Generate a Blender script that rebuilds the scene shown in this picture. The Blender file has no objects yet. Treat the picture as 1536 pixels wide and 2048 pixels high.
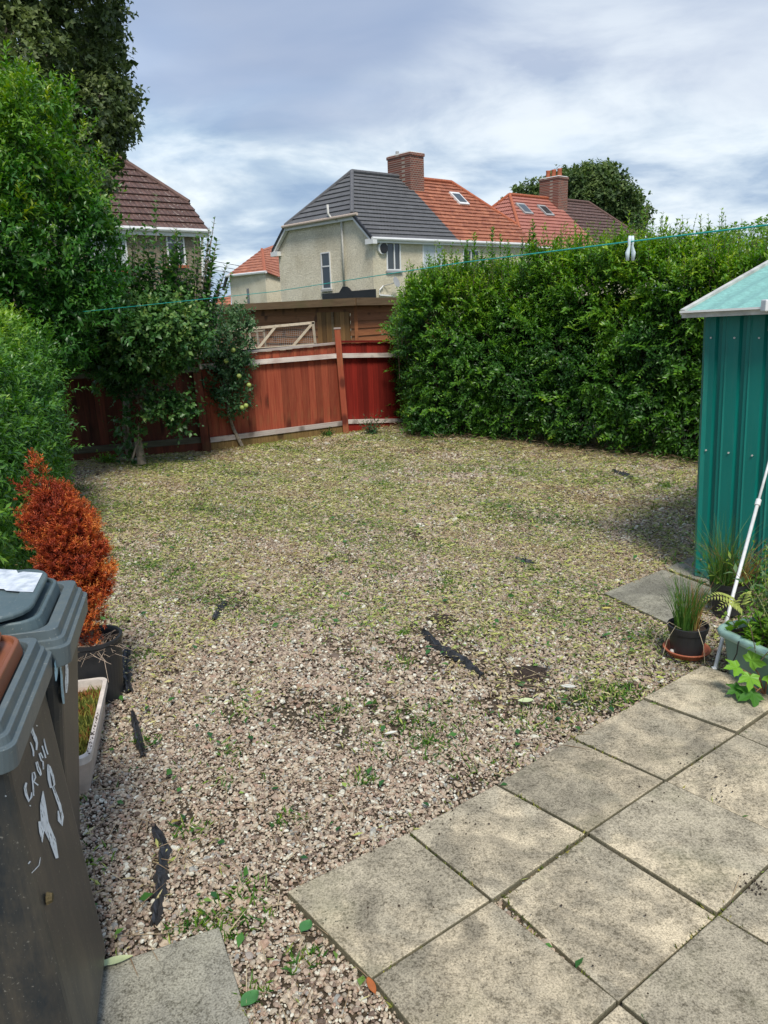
import bpy, math, random
import numpy as np
from mathutils import Vector, Matrix, Euler

SC = bpy.context.scene
COL = SC.collection
rng = np.random.default_rng(7)
random.seed(7)

# ------------------------------------------------------------------ camera
F, CH, PITCH, ROLL = 1538.0, 1.80, 0.2600, -0.036
fwd = np.array([0, math.cos(PITCH), -math.sin(PITCH)])
upv = np.array([0, math.sin(PITCH), math.cos(PITCH)])
xv = np.array([1., 0, 0])
cr, sr = math.cos(ROLL), math.sin(ROLL)
CX = cr * xv + sr * upv
CU = -sr * xv + cr * upv
cam_d = bpy.data.cameras.new('camera')
cam = bpy.data.objects.new('camera', cam_d)
COL.objects.link(cam)
cam_d.sensor_fit = 'VERTICAL'
cam_d.sensor_height = 36
cam_d.lens = 36 * F / 2048
cam_d.clip_start = 0.05
cam_d.clip_end = 2000
M = Matrix.Identity(4)
for i in range(3):
    M[i][0] = CX[i]; M[i][1] = CU[i]; M[i][2] = -fwd[i]
M[0][3], M[1][3], M[2][3] = 0, 0, CH
cam.matrix_world = M
SC.camera = cam

# ------------------------------------------------------------------ light
SUN_EL, SUN_AZ = math.radians(55), math.radians(171)   # azimuth clockwise from +Y (the way the camera looks)
w = bpy.data.worlds.new("World"); SC.world = w; w.use_nodes = True
nt = w.node_tree; nt.nodes.clear()
def N(t, typ, **k):
    n = t.nodes.new(typ)
    for a, b in k.items():
        if a.startswith('i_'): n.inputs[a[2:].replace('_', ' ')].default_value = b
        else: setattr(n, a, b)
    return n
def ramp(t, stops, interp='LINEAR'):
    r = t.nodes.new('ShaderNodeValToRGB'); r.color_ramp.interpolation = interp
    el = r.color_ramp.elements
    while len(el) < len(stops): el.new(0.5)
    for e, (p, c) in zip(el, stops):
        e.position = p; e.color = (*c, 1) if len(c) == 3 else c
    return r
def mixc(t, f, a, b, mode='MIX'):
    m = t.nodes.new('ShaderNodeMix'); m.data_type = 'RGBA'; m.blend_type = mode
    for s, v in ((m.inputs[0], f), (m.inputs[6], a), (m.inputs[7], b)):
        if hasattr(v, 'is_linked'): t.links.new(v, s)
        else: s.default_value = v if not isinstance(v, tuple) or len(v) == 4 else (*v, 1)
    return m.outputs[2]
def mth(t, op, a, b=0.5, c=None, clamp=False):
    m = t.nodes.new('ShaderNodeMath'); m.operation = op; m.use_clamp = clamp
    for i, v in enumerate((a, b, c)):
        if v is None: continue
        if hasattr(v, 'is_linked'): t.links.new(v, m.inputs[i])
        else: m.inputs[i].default_value = v
    return m.outputs[0]
out = N(nt, 'ShaderNodeOutputWorld'); bg = N(nt, 'ShaderNodeBackground')
sky = N(nt, 'ShaderNodeTexSky', sky_type='NISHITA', sun_disc=False, sun_elevation=SUN_EL, sun_rotation=SUN_AZ)
sky.air_density = 1.3; sky.dust_density = 1.5; sky.ozone_density = 3
tc = N(nt, 'ShaderNodeTexCoord')
sep = N(nt, 'ShaderNodeSeparateXYZ'); nt.links.new(tc.outputs['Generated'], sep.inputs[0])
zc = mth(nt, 'ADD', mth(nt, 'MAXIMUM', sep.outputs[2], 0.0), 0.26)
cmb = N(nt, 'ShaderNodeCombineXYZ')
nt.links.new(mth(nt, 'DIVIDE', sep.outputs[0], zc), cmb.inputs[0])
nt.links.new(mth(nt, 'DIVIDE', sep.outputs[1], zc), cmb.inputs[1])
def cloudnoise(scale, detail, rough, off, sx=1.0, dist=0.3):
    mp = N(nt, 'ShaderNodeMapping'); mp.inputs['Scale'].default_value = (sx, 1, 1); mp.inputs['Location'].default_value = off
    nt.links.new(cmb.outputs[0], mp.inputs[0])
    n = N(nt, 'ShaderNodeTexNoise', i_Scale=scale, i_Detail=detail, i_Roughness=rough, i_Distortion=dist)
    nt.links.new(mp.outputs[0], n.inputs['Vector']); return n.outputs[0]
nA = cloudnoise(0.55, 4, 0.5, (3.1, 1.2, 0), 0.8)
nB = cloudnoise(2.3, 8, 0.56, (7.3, 2.2, 0), 0.8)
nC = cloudnoise(1.3, 5, 0.5, (11.3, 6.6, 0), 0.8)
cover = ramp(nt, [(0.33, (0, 0, 0)), (0.52, (1, 1, 1))]); nt.links.new(nA, cover.inputs[0])
high = ramp(nt, [(0.34, (2.0, 2.7, 4.1)), (0.5, (2.8, 3.4, 4.6)), (0.64, (3.9, 4.45, 5.4))]); nt.links.new(nC, high.inputs[0])
low = ramp(nt, [(0.38, (2.3, 3.2, 4.5)), (0.49, (3.5, 4.4, 5.4)), (0.62, (6.3, 6.9, 7.2))]); nt.links.new(nB, low.inputs[0])
elev = N(nt, 'ShaderNodeMapRange'); elev.interpolation_type = 'SMOOTHSTEP'
nt.links.new(mth(nt, 'ADD', sep.outputs[2], mth(nt, 'MULTIPLY_ADD', nC, 0.30, -0.15)), elev.inputs[0])
elev.inputs[1].default_value = 0.16; elev.inputs[2].default_value = 0.26
clouds = mixc(nt, elev.outputs[0], low.outputs[0], high.outputs[0])
def toward(vec, a0, a1):
    d_ = N(nt, 'ShaderNodeVectorMath', operation='DOT_PRODUCT'); nt.links.new(tc.outputs['Generated'], d_.inputs[0]); d_.inputs[1].default_value = vec
    m_ = N(nt, 'ShaderNodeMapRange'); m_.interpolation_type = 'SMOOTHSTEP'; nt.links.new(d_.outputs['Value'], m_.inputs[0]); m_.inputs[1].default_value = math.cos(a0); m_.inputs[2].default_value = math.cos(a1); return m_.outputs[0]
brk = ramp(nt, [(.40, (0, 0, 0)), (.58, (1, 1, 1))]); nt.links.new(nB, brk.inputs[0])
for vec, a0, a1, k in (((.222, .957, .185), .22, .03, .75), ((.38, .91, .16), .20, .03, .55), ((.05, .98, .17), .16, .02, .4), ((-.2, .96, .13), .18, .02, .45)):
    clouds = mixc(nt, mth(nt, 'MULTIPLY', mth(nt, 'MULTIPLY', toward(vec, a0, a1), k), mth(nt, 'MULTIPLY_ADD', brk.outputs[0], .75, .2)), clouds, (6.2, 6.7, 7.1))

skyb = mixc(nt, 0.45, sky.outputs[0], (3.0, 4.6, 7.6))
cov2 = mth(nt, 'MULTIPLY_ADD', cover.outputs[0], 0.62, 0.36, clamp=True)
full = mixc(nt, cov2, skyb, clouds)
nt.links.new(full, bg.inputs[0]); bg.inputs[1].default_value = 0.10
nt.links.new(bg.outputs[0], out.inputs[0])
sun_d = bpy.data.lights.new('sun', 'SUN'); sun_d.energy = 2.4; sun_d.angle = math.radians(16.0); sun_d.color = (1.0, 0.95, 0.86)
sun = bpy.data.objects.new('sun', sun_d); COL.objects.link(sun)
sdir = Vector((math.sin(SUN_AZ) * math.cos(SUN_EL), math.cos(SUN_AZ) * math.cos(SUN_EL), math.sin(SUN_EL)))
sun.rotation_euler = sdir.to_track_quat('Z', 'Y').to_euler(); sun.location = (8, -3, 12)
vs = SC.view_settings
vs.view_transform = 'Standard'; vs.look = 'None'; vs.exposure = 0.6; vs.gamma = 1.0; vs.use_curve_mapping = False
SC.cycles.max_bounces = 6; SC.cycles.transparent_max_bounces = 8

# ------------------------------------------------------------------ surveying helpers (photo point -> place in the world)
def ray(px, py): return (px - 768) / F * CX + (1024 - py) / F * CU + fwd
def G(px, py, z=0.0):
    v = ray(px, py); return np.array([0, 0, CH]) + v * ((z - CH) / v[2])
def atY(px, py, Y):
    v = ray(px, py); return np.array([0, 0, CH]) + v * (Y / v[1])
def onplane(px, py, P0, P1):
    d = np.array([P1[0] - P0[0], P1[1] - P0[1]]); n = np.array([-d[1], d[0]]); v = ray(px, py)
    t = (n @ np.array(P0[:2])) / (n @ v[:2]); return np.array([0, 0, CH]) + v * t
def proj(P):
    q = P - np.array([0, 0, CH]); d = q @ fwd
    return np.stack([768 + F * (q @ CX) / d, 1024 - F * (q @ CU) / d], -1), d

# ------------------------------------------------------------------ object helpers
class MB:
    def __init__(s): s.v = []; s.f = []
    def add(s, vs_, fs):
        b = len(s.v); s.v += [tuple(map(float, p)) for p in vs_]; s.f += [tuple(b + i for i in f) for f in fs]; return s
    def hexa(s, p):   # 8 points: bottom 4, top 4
        return s.add(p, [(0, 3, 2, 1), (4, 5, 6, 7), (0, 1, 5, 4), (1, 2, 6, 5), (2, 3, 7, 6), (3, 0, 4, 7)])
    def box(s, x0, x1, y0, y1, z0, z1):
        return s.hexa([(x0, y0, z0), (x1, y0, z0), (x1, y1, z0), (x0, y1, z0), (x0, y0, z1), (x1, y0, z1), (x1, y1, z1), (x0, y1, z1)])
    def beam(s, a, b, wd, hg, up=(0, 0, 1)):
        a = np.array(a, float); b = np.array(b, float); d = b - a; d /= np.linalg.norm(d)
        u = np.array(up, float); sd = np.cross(d, u); n_ = np.linalg.norm(sd)
        if n_ < 1e-4: sd = np.cross(d, (1, 0, 0)); n_ = np.linalg.norm(sd)
        sd /= n_; u = np.cross(sd, d)
        c = [(-wd / 2, -hg / 2), (wd / 2, -hg / 2), (wd / 2, hg / 2), (-wd / 2, hg / 2)]
        return s.hexa([a + sd * x + u * y for x, y in c] + [b + sd * x + u * y for x, y in c])
    def prism(s, poly, off):   # planar polygon of 3D points extruded by vector off
        n = len(poly); off = np.array(off)
        P = [np.array(p) for p in poly]
        return s.add(P + [p + off for p in P], [tuple(range(n))[::-1], tuple(range(n, 2 * n))] + [(i, (i + 1) % n, n + (i + 1) % n, n + i) for i in range(n)])
    def tube(s, path, r, k=6, cap=True):
        P = [np.array(p, float) for p in path]; n = len(P)
        rs = r if hasattr(r, '__len__') else [r] * n
        vv = []
        for i in range(n):
            d = P[min(i + 1, n - 1)] - P[max(i - 1, 0)]; d /= (np.linalg.norm(d) + 1e-9)
            a = np.cross(d, (0.3, 0.2, 0.93)) if abs(d[2]) < .9 else np.cross(d, (1, 0, 0)); a /= np.linalg.norm(a); b = np.cross(d, a)
            for j in range(k):
                t = 2 * math.pi * j / k; vv.append(P[i] + rs[i] * (a * math.cos(t) + b * math.sin(t)))
        ff = [(i * k + j, i * k + (j + 1) % k, (i + 1) * k + (j + 1) % k, (i + 1) * k + j) for i in range(n - 1) for j in range(k)]
        if cap: ff += [tuple(range(k))[::-1], tuple((n - 1) * k + j for j in range(k))]
        return s.add(vv, ff)
    def lathe(s, prof, k=32, c=(0, 0, 0), sx=1, sy=1):
        vv = [(c[0] + r * sx * math.cos(2 * math.pi * j / k), c[1] + r * sy * math.sin(2 * math.pi * j / k), c[2] + z) for r, z in prof for j in range(k)]
        n = len(prof)
        return s.add(vv, [(i * k + j, i * k + (j + 1) % k, (i + 1) * k + (j + 1) % k, (i + 1) * k + j) for i in range(n - 1) for j in range(k)])
    def mesh(s, name, mat, off=(0, 0, 0), smooth=False):
        m = bpy.data.meshes.new(name); o = np.array(off)
        m.from_pydata([tuple(np.array(p) - o) for p in s.v], [], s.f)
        if mat: m.materials.append(mat)
        if smooth:
            for p in m.polygons: p.use_smooth = True
        m.update(); return m
    def build(s, name, mat, parent=None, smooth=False, bevel=0, kind=None, origin=None):
        off = np.array(origin) if origin is not None else (np.array(parent['wloc']) if parent is not None and 'wloc' in parent else np.zeros(3))
        m = s.mesh(name, mat, off, smooth)
        o = bpy.data.objects.new(name, m); COL.objects.link(o)
        place(o, parent, off)
        if bevel:
            b = o.modifiers.new('b', 'BEVEL'); b.width = bevel; b.segments = 2; b.limit_method = 'ANGLE'
        if kind: o['kind'] = kind
        return o
def place(o, parent, wloc):
    o['wloc'] = tuple(float(x) for x in wloc)
    if parent is not None:
        o.parent = parent
        o.location = Vector(wloc) - Vector(parent['wloc'])
    else: o.location = Vector(wloc)
def tag(o, label, cat, group=None, kind=None):
    o['label'] = label; o['category'] = cat
    if group: o['group'] = group
    if kind: o['kind'] = kind
    return o
def thing(name, loc, label, cat, group=None):
    o = bpy.data.objects.new(name, None); o.empty_display_size = .1; COL.objects.link(o); place(o, None, loc)
    return tag(o, label, cat, group)

# ------------------------------------------------------------------ materials
def newmat(name):
    m = bpy.data.materials.new(name); m.use_nodes = True; t = m.node_tree
    return m, t, t.nodes['Principled BSDF']
def noise(t, scale, detail=4, rough=.55, vec=None, coord='Object', sc=None, dist=0):
    c = N(t, 'ShaderNodeTexCoord'); v = vec or c.outputs[coord]
    if sc is not None:
        mp = N(t, 'ShaderNodeMapping'); mp.inputs['Scale'].default_value = sc; t.links.new(v, mp.inputs[0]); v = mp.outputs[0]
    n = N(t, 'ShaderNodeTexNoise', i_Scale=scale, i_Detail=detail, i_Roughness=rough, i_Distortion=dist)
    t.links.new(v, n.inputs['Vector']); return n.outputs[0]
def bump(t, bsdf, h, strength=.3, dist=.01):
    b = N(t, 'ShaderNodeBump', i_Strength=strength, i_Distance=dist); t.links.new(h, b.inputs['Height']); t.links.new(b.outputs[0], bsdf.inputs['Normal'])
def rnd(t): return N(t, 'ShaderNodeObjectInfo').outputs['Random']
def simple(name, col, rough=.6, var=.15, scale=8, bmp=.1, metal=0, spec=.5, sc=None):
    m, t, b = newmat(name)
    c1 = tuple(x * (1 - var) for x in col); c2 = tuple(min(1, x * (1 + var)) for x in col)
    n = noise(t, scale, 5, .6, sc=sc); r = ramp(t, [(.3, c1), (.7, c2)]); t.links.new(n, r.inputs[0])
    t.links.new(r.outputs[0], b.inputs['Base Color']); b.inputs['Roughness'].default_value = rough
    b.inputs['Metallic'].default_value = metal; b.inputs['Specular IOR Level'].default_value = spec
    if bmp: bump(t, b, n, bmp)
    return m
def wood(name, c1, c2, grain=(14, 14, .9), rough=.7, algae=None, knots=True, rv=.35):
    m, t, b = newmat(name)
    tc_ = N(t, 'ShaderNodeTexCoord'); r0 = rnd(t)
    add = N(t, 'ShaderNodeVectorMath', operation='MULTIPLY_ADD'); t.links.new(tc_.outputs['Object'], add.inputs[0]); add.inputs[1].default_value = (1, 1, 1)
    cb = N(t, 'ShaderNodeCombineXYZ'); t.links.new(mth(t, 'MULTIPLY', r0, 37), cb.inputs[0]); t.links.new(mth(t, 'MULTIPLY', r0, 91), cb.inputs[2]); t.links.new(cb.outputs[0], add.inputs[2])
    g = noise(t, 3, 6, .65, vec=add.outputs[0], sc=grain, dist=.6)
    r = ramp(t, [(.25, c1), (.75, c2)]); t.links.new(g, r.inputs[0])
    hv = N(t, 'ShaderNodeHueSaturation'); t.links.new(r.outputs[0], hv.inputs['Color']); t.links.new(mth(t, 'MULTIPLY_ADD', r0, rv * 2, 1 - rv), hv.inputs['Value'])
    c = hv.outputs[0]
    if knots:
        vo = N(t, 'ShaderNodeTexVoronoi', i_Scale=2.6); mp = N(t, 'ShaderNodeMapping'); mp.inputs['Scale'].default_value = (1.6, 1.6, 1); t.links.new(add.outputs[0], mp.inputs[0]); t.links.new(mp.outputs[0], vo.inputs['Vector'])
        k = ramp(t, [(.15, (1, 1, 1)), (.30, (0, 0, 0))]); t.links.new(vo.outputs['Distance'], k.inputs[0])
        c = mixc(t, mth(t, 'MULTIPLY', k.outputs[0], .75), c, tuple(x * .3 for x in c1))
    if algae:
        n2 = noise(t, 2.2, 5, .6, coord='Object'); k = ramp(t, [(.5, (0, 0, 0)), (.68, (1, 1, 1))]); t.links.new(n2, k.inputs[0])
        c = mixc(t, mth(t, 'MULTIPLY', k.outputs[0], algae[3]), c, algae[:3])
    t.links.new(c, b.inputs['Base Color']); b.inputs['Roughness'].default_value = rough; b.inputs['Specular IOR Level'].default_value = .3
    bump(t, b, g, .4, .004); return m
def leafmat(name, stops, rough=.42, trans=.28, tstops=None, spec=.45):
    m, t, b = newmat(name)
    a = N(t, 'ShaderNodeAttribute', attribute_name='tint'); r = ramp(t, stops); t.links.new(a.outputs['Fac'], r.inputs[0])
    t.links.new(r.outputs[0], b.inputs['Base Color']); b.inputs['Roughness'].default_value = rough; b.inputs['Specular IOR Level'].default_value = spec
    tr = N(t, 'ShaderNodeBsdfTranslucent'); hs = N(t, 'ShaderNodeHueSaturation'); hs.inputs['Saturation'].default_value = 1.15; hs.inputs['Value'].default_value = 1.5
    t.links.new(r.outputs[0], hs.inputs['Color']); t.links.new(hs.outputs[0], tr.inputs[0])
    mx = N(t, 'ShaderNodeMixShader'); mx.inputs[0].default_value = trans
    t.links.new(b.outputs[0], mx.inputs[1]); t.links.new(tr.outputs[0], mx.inputs[2]); t.links.new(mx.outputs[0], t.nodes['Material Output'].inputs[0])
    return m

# soil under the gravel
m_soil, t, b = newmat('soil')
n1 = noise(t, 60, 6, .7); n2 = noise(t, .9, 5, .6)
r = ramp(t, [(.3, (.045, .034, .024)), (.55, (.13, .10, .07)), (.72, (.28, .23, .17))]); t.links.new(n1, r.inputs[0])
r2 = ramp(t, [(.4, (.6, .6, .5)), (.65, (1.1, 1.0, .9))]); t.links.new(n2, r2.inputs[0])
t.links.new(mixc(t, 1.0, r.outputs[0], r2.outputs[0], 'MULTIPLY'), b.inputs['Base Color']); b.inputs['Roughness'].default_value = .95; bump(t, b, n1, .8, .02)
# far grass ground
m_ground, t, b = newmat('meadow')
n1 = noise(t, 4, 8, .7); r = ramp(t, [(.3, (.03, .05, .015)), (.7, (.09, .12, .035))]); t.links.new(n1, r.inputs[0]); t.links.new(r.outputs[0], b.inputs['Base Color']); b.inputs['Roughness'].default_value = .95
# stones
m_stone, t, b = newmat('pea_gravel')
a = N(t, 'ShaderNodeAttribute', attribute_name='tint', attribute_type='INSTANCER')
r = ramp(t, [(0, (.12, .08, .06)), (.10, (.26, .19, .15)), (.24, (.45, .33, .26)), (.42, (.60, .475, .37)), (.56, (.42, .35, .28)), (.66, (.66, .55, .43)), (.80, (.42, .26, .195)), (.86, (.33, .32, .31)), (.93, (.74, .68, .57)), (1, (.84, .80, .72))])
t.links.new(a.outputs['Fac'], r.inputs[0])
n1 = noise(t, 1.5, 4, .6); r2 = ramp(t, [(.3, (.68, .69, .64)), (.7, (1.06, 1.09, 1.04))]); t.links.new(n1, r2.inputs[0])
t.links.new(mixc(t, 1.0, r.outputs[0], r2.outputs[0], 'MULTIPLY'), b.inputs['Base Color']); b.inputs['Roughness'].default_value = .6; b.inputs['Specular IOR Level'].default_value = .35
# concrete slabs
def slabmat(name, base, yel, dark, green=.25):
    m, t, b = newmat(name)
    c = N(t, 'ShaderNodeTexCoord'); r0 = rnd(t)
    cb = N(t, 'ShaderNodeCombineXYZ'); t.links.new(mth(t, 'MULTIPLY', r0, 60), cb.inputs[0]); t.links.new(mth(t, 'MULTIPLY', r0, 23), cb.inputs[1])
    ad = N(t, 'ShaderNodeVectorMath', operation='ADD'); t.links.new(c.outputs['Object'], ad.inputs[0]); t.links.new(cb.outputs[0], ad.inputs[1]); V = ad.outputs[0]
    big = noise(t, 2.6, 4, .5, vec=V, dist=.5); mid = noise(t, 9, 6, .65, vec=V); fine = noise(t, 170, 3, .7, vec=V); fin2 = noise(t, 75, 4, .7, vec=V)
    k = ramp(t, [(.46, (0, 0, 0)), (.53, (.75, .75, .75)), (.68, (1, 1, 1))]); t.links.new(big, k.inputs[0])
    col = mixc(t, k.outputs[0], base, yel)
    b9 = noise(t, 3.1, 5, .6, vec=V, dist=1.2, sc=(1, 1, 1)); k8 = ramp(t, [(.36, (1, 1, 1)), (.50, (0, 0, 0))]); t.links.new(b9, k8.inputs[0]); col = mixc(t, mth(t, 'MULTIPLY', k8.outputs[0], .65), col, tuple(x * .85 for x in dark))
    k2 = ramp(t, [(.42, (1, 1, 1)), (.58, (0, 0, 0))]); t.links.new(mid, k2.inputs[0])
    col = mixc(t, mth(t, 'MULTIPLY', k2.outputs[0], .5), col, dark)
    sp = ramp(t, [(.34, (.40, .39, .35)), (.47, (.88, .88, .86)), (.62, (1.28, 1.27, 1.22))]); t.links.new(fine, sp.inputs[0])
    col = mixc(t, .85, col, sp.outputs[0], 'MULTIPLY')
    sp2 = ramp(t, [(.40, (.42, .41, .38)), (.50, (1, 1, 1))]); t.links.new(fin2, sp2.inputs[0])
    col = mixc(t, mth(t, 'MULTIPLY_ADD', k2.outputs[0], .5, .35, clamp=True), col, mixc(t, 1, col, sp2.outputs[0], 'MULTIPLY'))
    # black lichen specks
    vo = N(t, 'ShaderNodeTexVoronoi', i_Scale=38); t.links.new(V, vo.inputs['Vector'])
    k3 = ramp(t, [(.08, (1, 1, 1)), (.13, (0, 0, 0))]); t.links.new(vo.outputs['Distance'], k3.inputs[0])
    gate = ramp(t, [(.52, (0, 0, 0)), (.6, (1, 1, 1))]); t.links.new(noise(t, 5, 3, .6, vec=V), gate.inputs[0])
    col = mixc(t, mth(t, 'MULTIPLY', k3.outputs[0], gate.outputs[0]), col, (.05, .045, .04))
    g = ramp(t, [(.55, (0, 0, 0)), (.75, (1, 1, 1))]); t.links.new(noise(t, 3.4, 4, .6, vec=V), g.inputs[0])
    col = mixc(t, mth(t, 'MULTIPLY', g.outputs[0], green), col, (.16, .17, .08))
    hv = N(t, 'ShaderNodeHueSaturation'); t.links.new(col, hv.inputs['Color']); t.links.new(mth(t, 'MULTIPLY_ADD', r0, .34, .83), hv.inputs['Value']); col = hv.outputs[0]
    # mossy sides
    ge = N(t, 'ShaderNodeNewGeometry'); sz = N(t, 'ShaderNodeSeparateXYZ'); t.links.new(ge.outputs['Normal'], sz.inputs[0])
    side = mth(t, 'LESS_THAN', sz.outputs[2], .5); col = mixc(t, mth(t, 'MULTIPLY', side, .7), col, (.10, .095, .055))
    t.links.new(col, b.inputs['Base Color']); b.inputs['Roughness'].default_value = .88; b.inputs['Specular IOR Level'].default_value = .25
    bump(t, b, fine, .45, .004); return m
m_slab = slabmat('weathered_concrete', (.44, .385, .285), (.62, .52, .365), (.21, .185, .14))
m_slabg = slabmat('grey_concrete', (.30, .285, .235), (.36, .34, .27), (.20, .19, .155), .1)
m_red = wood('red_stained_wood', (.20, .030, .016), (.37, .095, .044), algae=(.25, .14, .055, .6), rv=.22)
m_redd = wood('deep_red_wood', (.14, .010, .006), (.27, .022, .013), algae=(.2, .02, .01, .2), knots=False)
m_dkred = wood('dark_red_wood', (.05, .016, .010), (.19, .048, .024), algae=(.08, .065, .025, .6))
m_rail = wood('pale_worn_rail', (.42, .33, .29), (.66, .60, .54), grain=(1, 1, 14), knots=True, algae=(.30, .10, .07, .35))
m_raild = wood('mossy_rail', (.09, .08, .045), (.24, .22, .15), grain=(1, 1, 14), knots=False)
m_grav_board = wood('green_stained_board', (.10, .06, .02), (.25, .16, .06), algae=(.14, .14, .04, .5))
m_shedw = wood('orange_brown_cladding', (.20, .07, .025), (.34, .13, .05), grain=(1, 1, 12), rv=.15)
m_sheddk = wood('dark_brown_cladding', (.17, .07, .03), (.28, .125, .05), grain=(1, 1, 12), rv=.15)
m_door = wood('shed_door_wood', (.16, .08, .03), (.26, .14, .05))
m_fascia = wood('fascia_wood', (.10, .06, .03), (.20, .13, .07), grain=(1, 1, 10), knots=False, algae=(.10, .11, .04, .4))
m_trel = wood('weathered_pale_timber', (.36, .29, .20), (.58, .50, .38), grain=(6, 6, 6), knots=False)
m_bark = simple('bark', (.12, .095, .07), .9, .4, 20, .6)
m_barkl = simple('pale_bark', (.24, .20, .15), .85, .4, 25, .5)
m_twig = simple('twigs', (.09, .065, .04), .9, .3, 20, 0)
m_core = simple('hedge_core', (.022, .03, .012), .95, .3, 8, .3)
m_felt = simple('black_felt', (.02, .02, .022), .8, .3, 8, .2)
m_white = simple('white_upvc', (.72, .72, .70), .4, .06, 3, 0)
m_grey = simple('grey_metal', (.35, .35, .34), .5, .1, 3, 0)
m_glass, t, b = newmat('window_glass'); b.inputs['Base Color'].default_value = (.03, .04, .045, 1); b.inputs['Roughness'].default_value = .06; b.inputs['Specular IOR Level'].default_value = .8
m_net = simple('net_curtain', (.5, .55, .56), .5, .1, 5, 0)
def pebbledash(name, c, dk):
    m, t, b = newmat(name)
    v = N(t, 'ShaderNodeTexVoronoi', i_Scale=16); cc = N(t, 'ShaderNodeTexCoord'); t.links.new(cc.outputs['Object'], v.inputs['Vector'])
    n = noise(t, 14, 5, .7); st = noise(t, .7, 5, .6)
    r = ramp(t, [(.3, dk), (.55, c), (.75, tuple(min(1, x * 1.15) for x in c))]); t.links.new(n, r.inputs[0])
    r2 = ramp(t, [(.35, (.82, .8, .76)), (.6, (1, 1, 1))]); t.links.new(st, r2.inputs[0])
    t.links.new(mixc(t, 1, r.outputs[0], r2.outputs[0], 'MULTIPLY'), b.inputs['Base Color']); b.inputs['Roughness'].default_value = .9; bump(t, b, n, .9, .05); return m
m_dash = pebbledash('buff_pebbledash', (.80, .73, .57), (.56, .50, .38))
m_cream = pebbledash('cream_render', (.72, .66, .50), (.58, .52, .39))
m_dash2 = pebbledash('brown_pebbledash', (.30, .25, .18), (.16, .13, .09))
def tilemat(name, c1, c2, wv=3.3, lichen=None, rough=.7):
    m, t, b = newmat(name)
    u = N(t, 'ShaderNodeUVMap'); r0 = rnd(t)
    wav = N(t, 'ShaderNodeTexWave', wave_type='BANDS', bands_direction='X', i_Scale=wv / 2 / math.pi * 3.1416); t.links.new(u.outputs[0], wav.inputs['Vector'])
    n = noise(t, 1.2, 6, .7); cell = N(t, 'ShaderNodeTexVoronoi', i_Scale=4); t.links.new(u.outputs[0], cell.inputs['Vector'])
    r = ramp(t, [(.3, c1), (.7, c2)]); t.links.new(mth(t, 'ADD', mth(t, 'MULTIPLY', n, .6), mth(t, 'MULTIPLY', cell.outputs['Color'], .4)), r.inputs[0])
    c = r.outputs[0]
    if lichen:
        v = noise(t, 7, 5, .75); k = ramp(t, [(lichen, (0, 0, 0)), (lichen + .06, (1, 1, 1))]); t.links.new(v, k.inputs[0]); c = mixc(t, mth(t, 'MULTIPLY', k.outputs[0], .8), c, (.42, .38, .33))
    t.links.new(c, b.inputs['Base Color']); b.inputs['Roughness'].default_value = rough
    bump(t, b, wav.outputs['Fac'], .8, .05); return m
m_tgrey = tilemat('grey_roof_tile', (.095, .095, .098), (.135, .135, .138), 3.3)
m_torange = tilemat('orange_pantile', (.27, .085, .045), (.50, .19, .10), 4.2, .62)
m_tpink = tilemat('salmon_roof_tile', (.36, .13, .095), (.45, .175, .125), 3.3)
m_tbrown = tilemat('brown_roof_tile', (.085, .045, .035), (.14, .075, .06), 3.3, .585)
m_ridge_g = simple('grey_ridge', (.11, .11, .115), .8, .3, 10, .4)
m_ridge_o = simple('orange_ridge', (.38, .11, .05), .8, .3, 10, .3)
m_ridge_b = simple('brown_ridge', (.13, .075, .06), .8, .3, 10, .3)
m_black = simple('black_paint', (.015, .015, .017), .5, .2, 4, 0)
m_brick, t, b = newmat('chimney_brick')
c = N(t, 'ShaderNodeTexCoord'); s_ = N(t, 'ShaderNodeSeparateXYZ'); t.links.new(c.outputs['Object'], s_.inputs[0]); cb = N(t, 'ShaderNodeCombineXYZ')
t.links.new(mth(t, 'ADD', s_.outputs[0], s_.outputs[1]), cb.inputs[0]); t.links.new(s_.outputs[2], cb.inputs[1])
bk = N(t, 'ShaderNodeTexBrick', i_Scale=1.0); bk.inputs['Brick Width'].default_value = .26; bk.inputs['Row Height'].default_value = .10; bk.inputs['Mortar Size'].default_value = .012
bk.inputs['Color1'].default_value = (.22, .06, .035, 1); bk.inputs['Color2'].default_value = (.10, .035, .025, 1); bk.inputs['Mortar'].default_value = (.30, .25, .2, 1)
t.links.new(cb.outputs[0], bk.inputs['Vector']); t.links.new(bk.outputs[0], b.inputs['Base Color']); b.inputs['Roughness'].default_value = .85
m_terra = simple('terracotta', (.42, .12, .055), .6, .15, 6, .05)
m_green_metal = simple('green_shed_steel', (.003, .165, .135), .38, .12, 2, .02, spec=.5, sc=(3, 3, .5))
t = m_green_metal.node_tree; b = t.nodes['Principled BSDF']; old = b.inputs['Base Color'].links[0].from_socket
c9 = N(t, 'ShaderNodeTexCoord'); s9 = N(t, 'ShaderNodeSeparateXYZ'); t.links.new(c9.outputs['Object'], s9.inputs[0])
mud = ramp(t, [(.42, (0, 0, 0)), (.7, (1, 1, 1))]); t.links.new(mth(t, 'SUBTRACT', noise(t, 14, 6, .7), mth(t, 'MULTIPLY', s9.outputs[2], .9)), mud.inputs[0])
str_ = ramp(t, [(.55, (0, 0, 0)), (.8, (1, 1, 1))]); t.links.new(noise(t, 10, 5, .7, sc=(3, 3, .25)), str_.inputs[0])
t.links.new(mixc(t, mth(t, 'MULTIPLY', str_.outputs[0], .35), mixc(t, mth(t, 'MULTIPLY', mud.outputs[0], .55), old, (.16, .13, .09)), (.06, .22, .18)), b.inputs['Base Color'])
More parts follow.
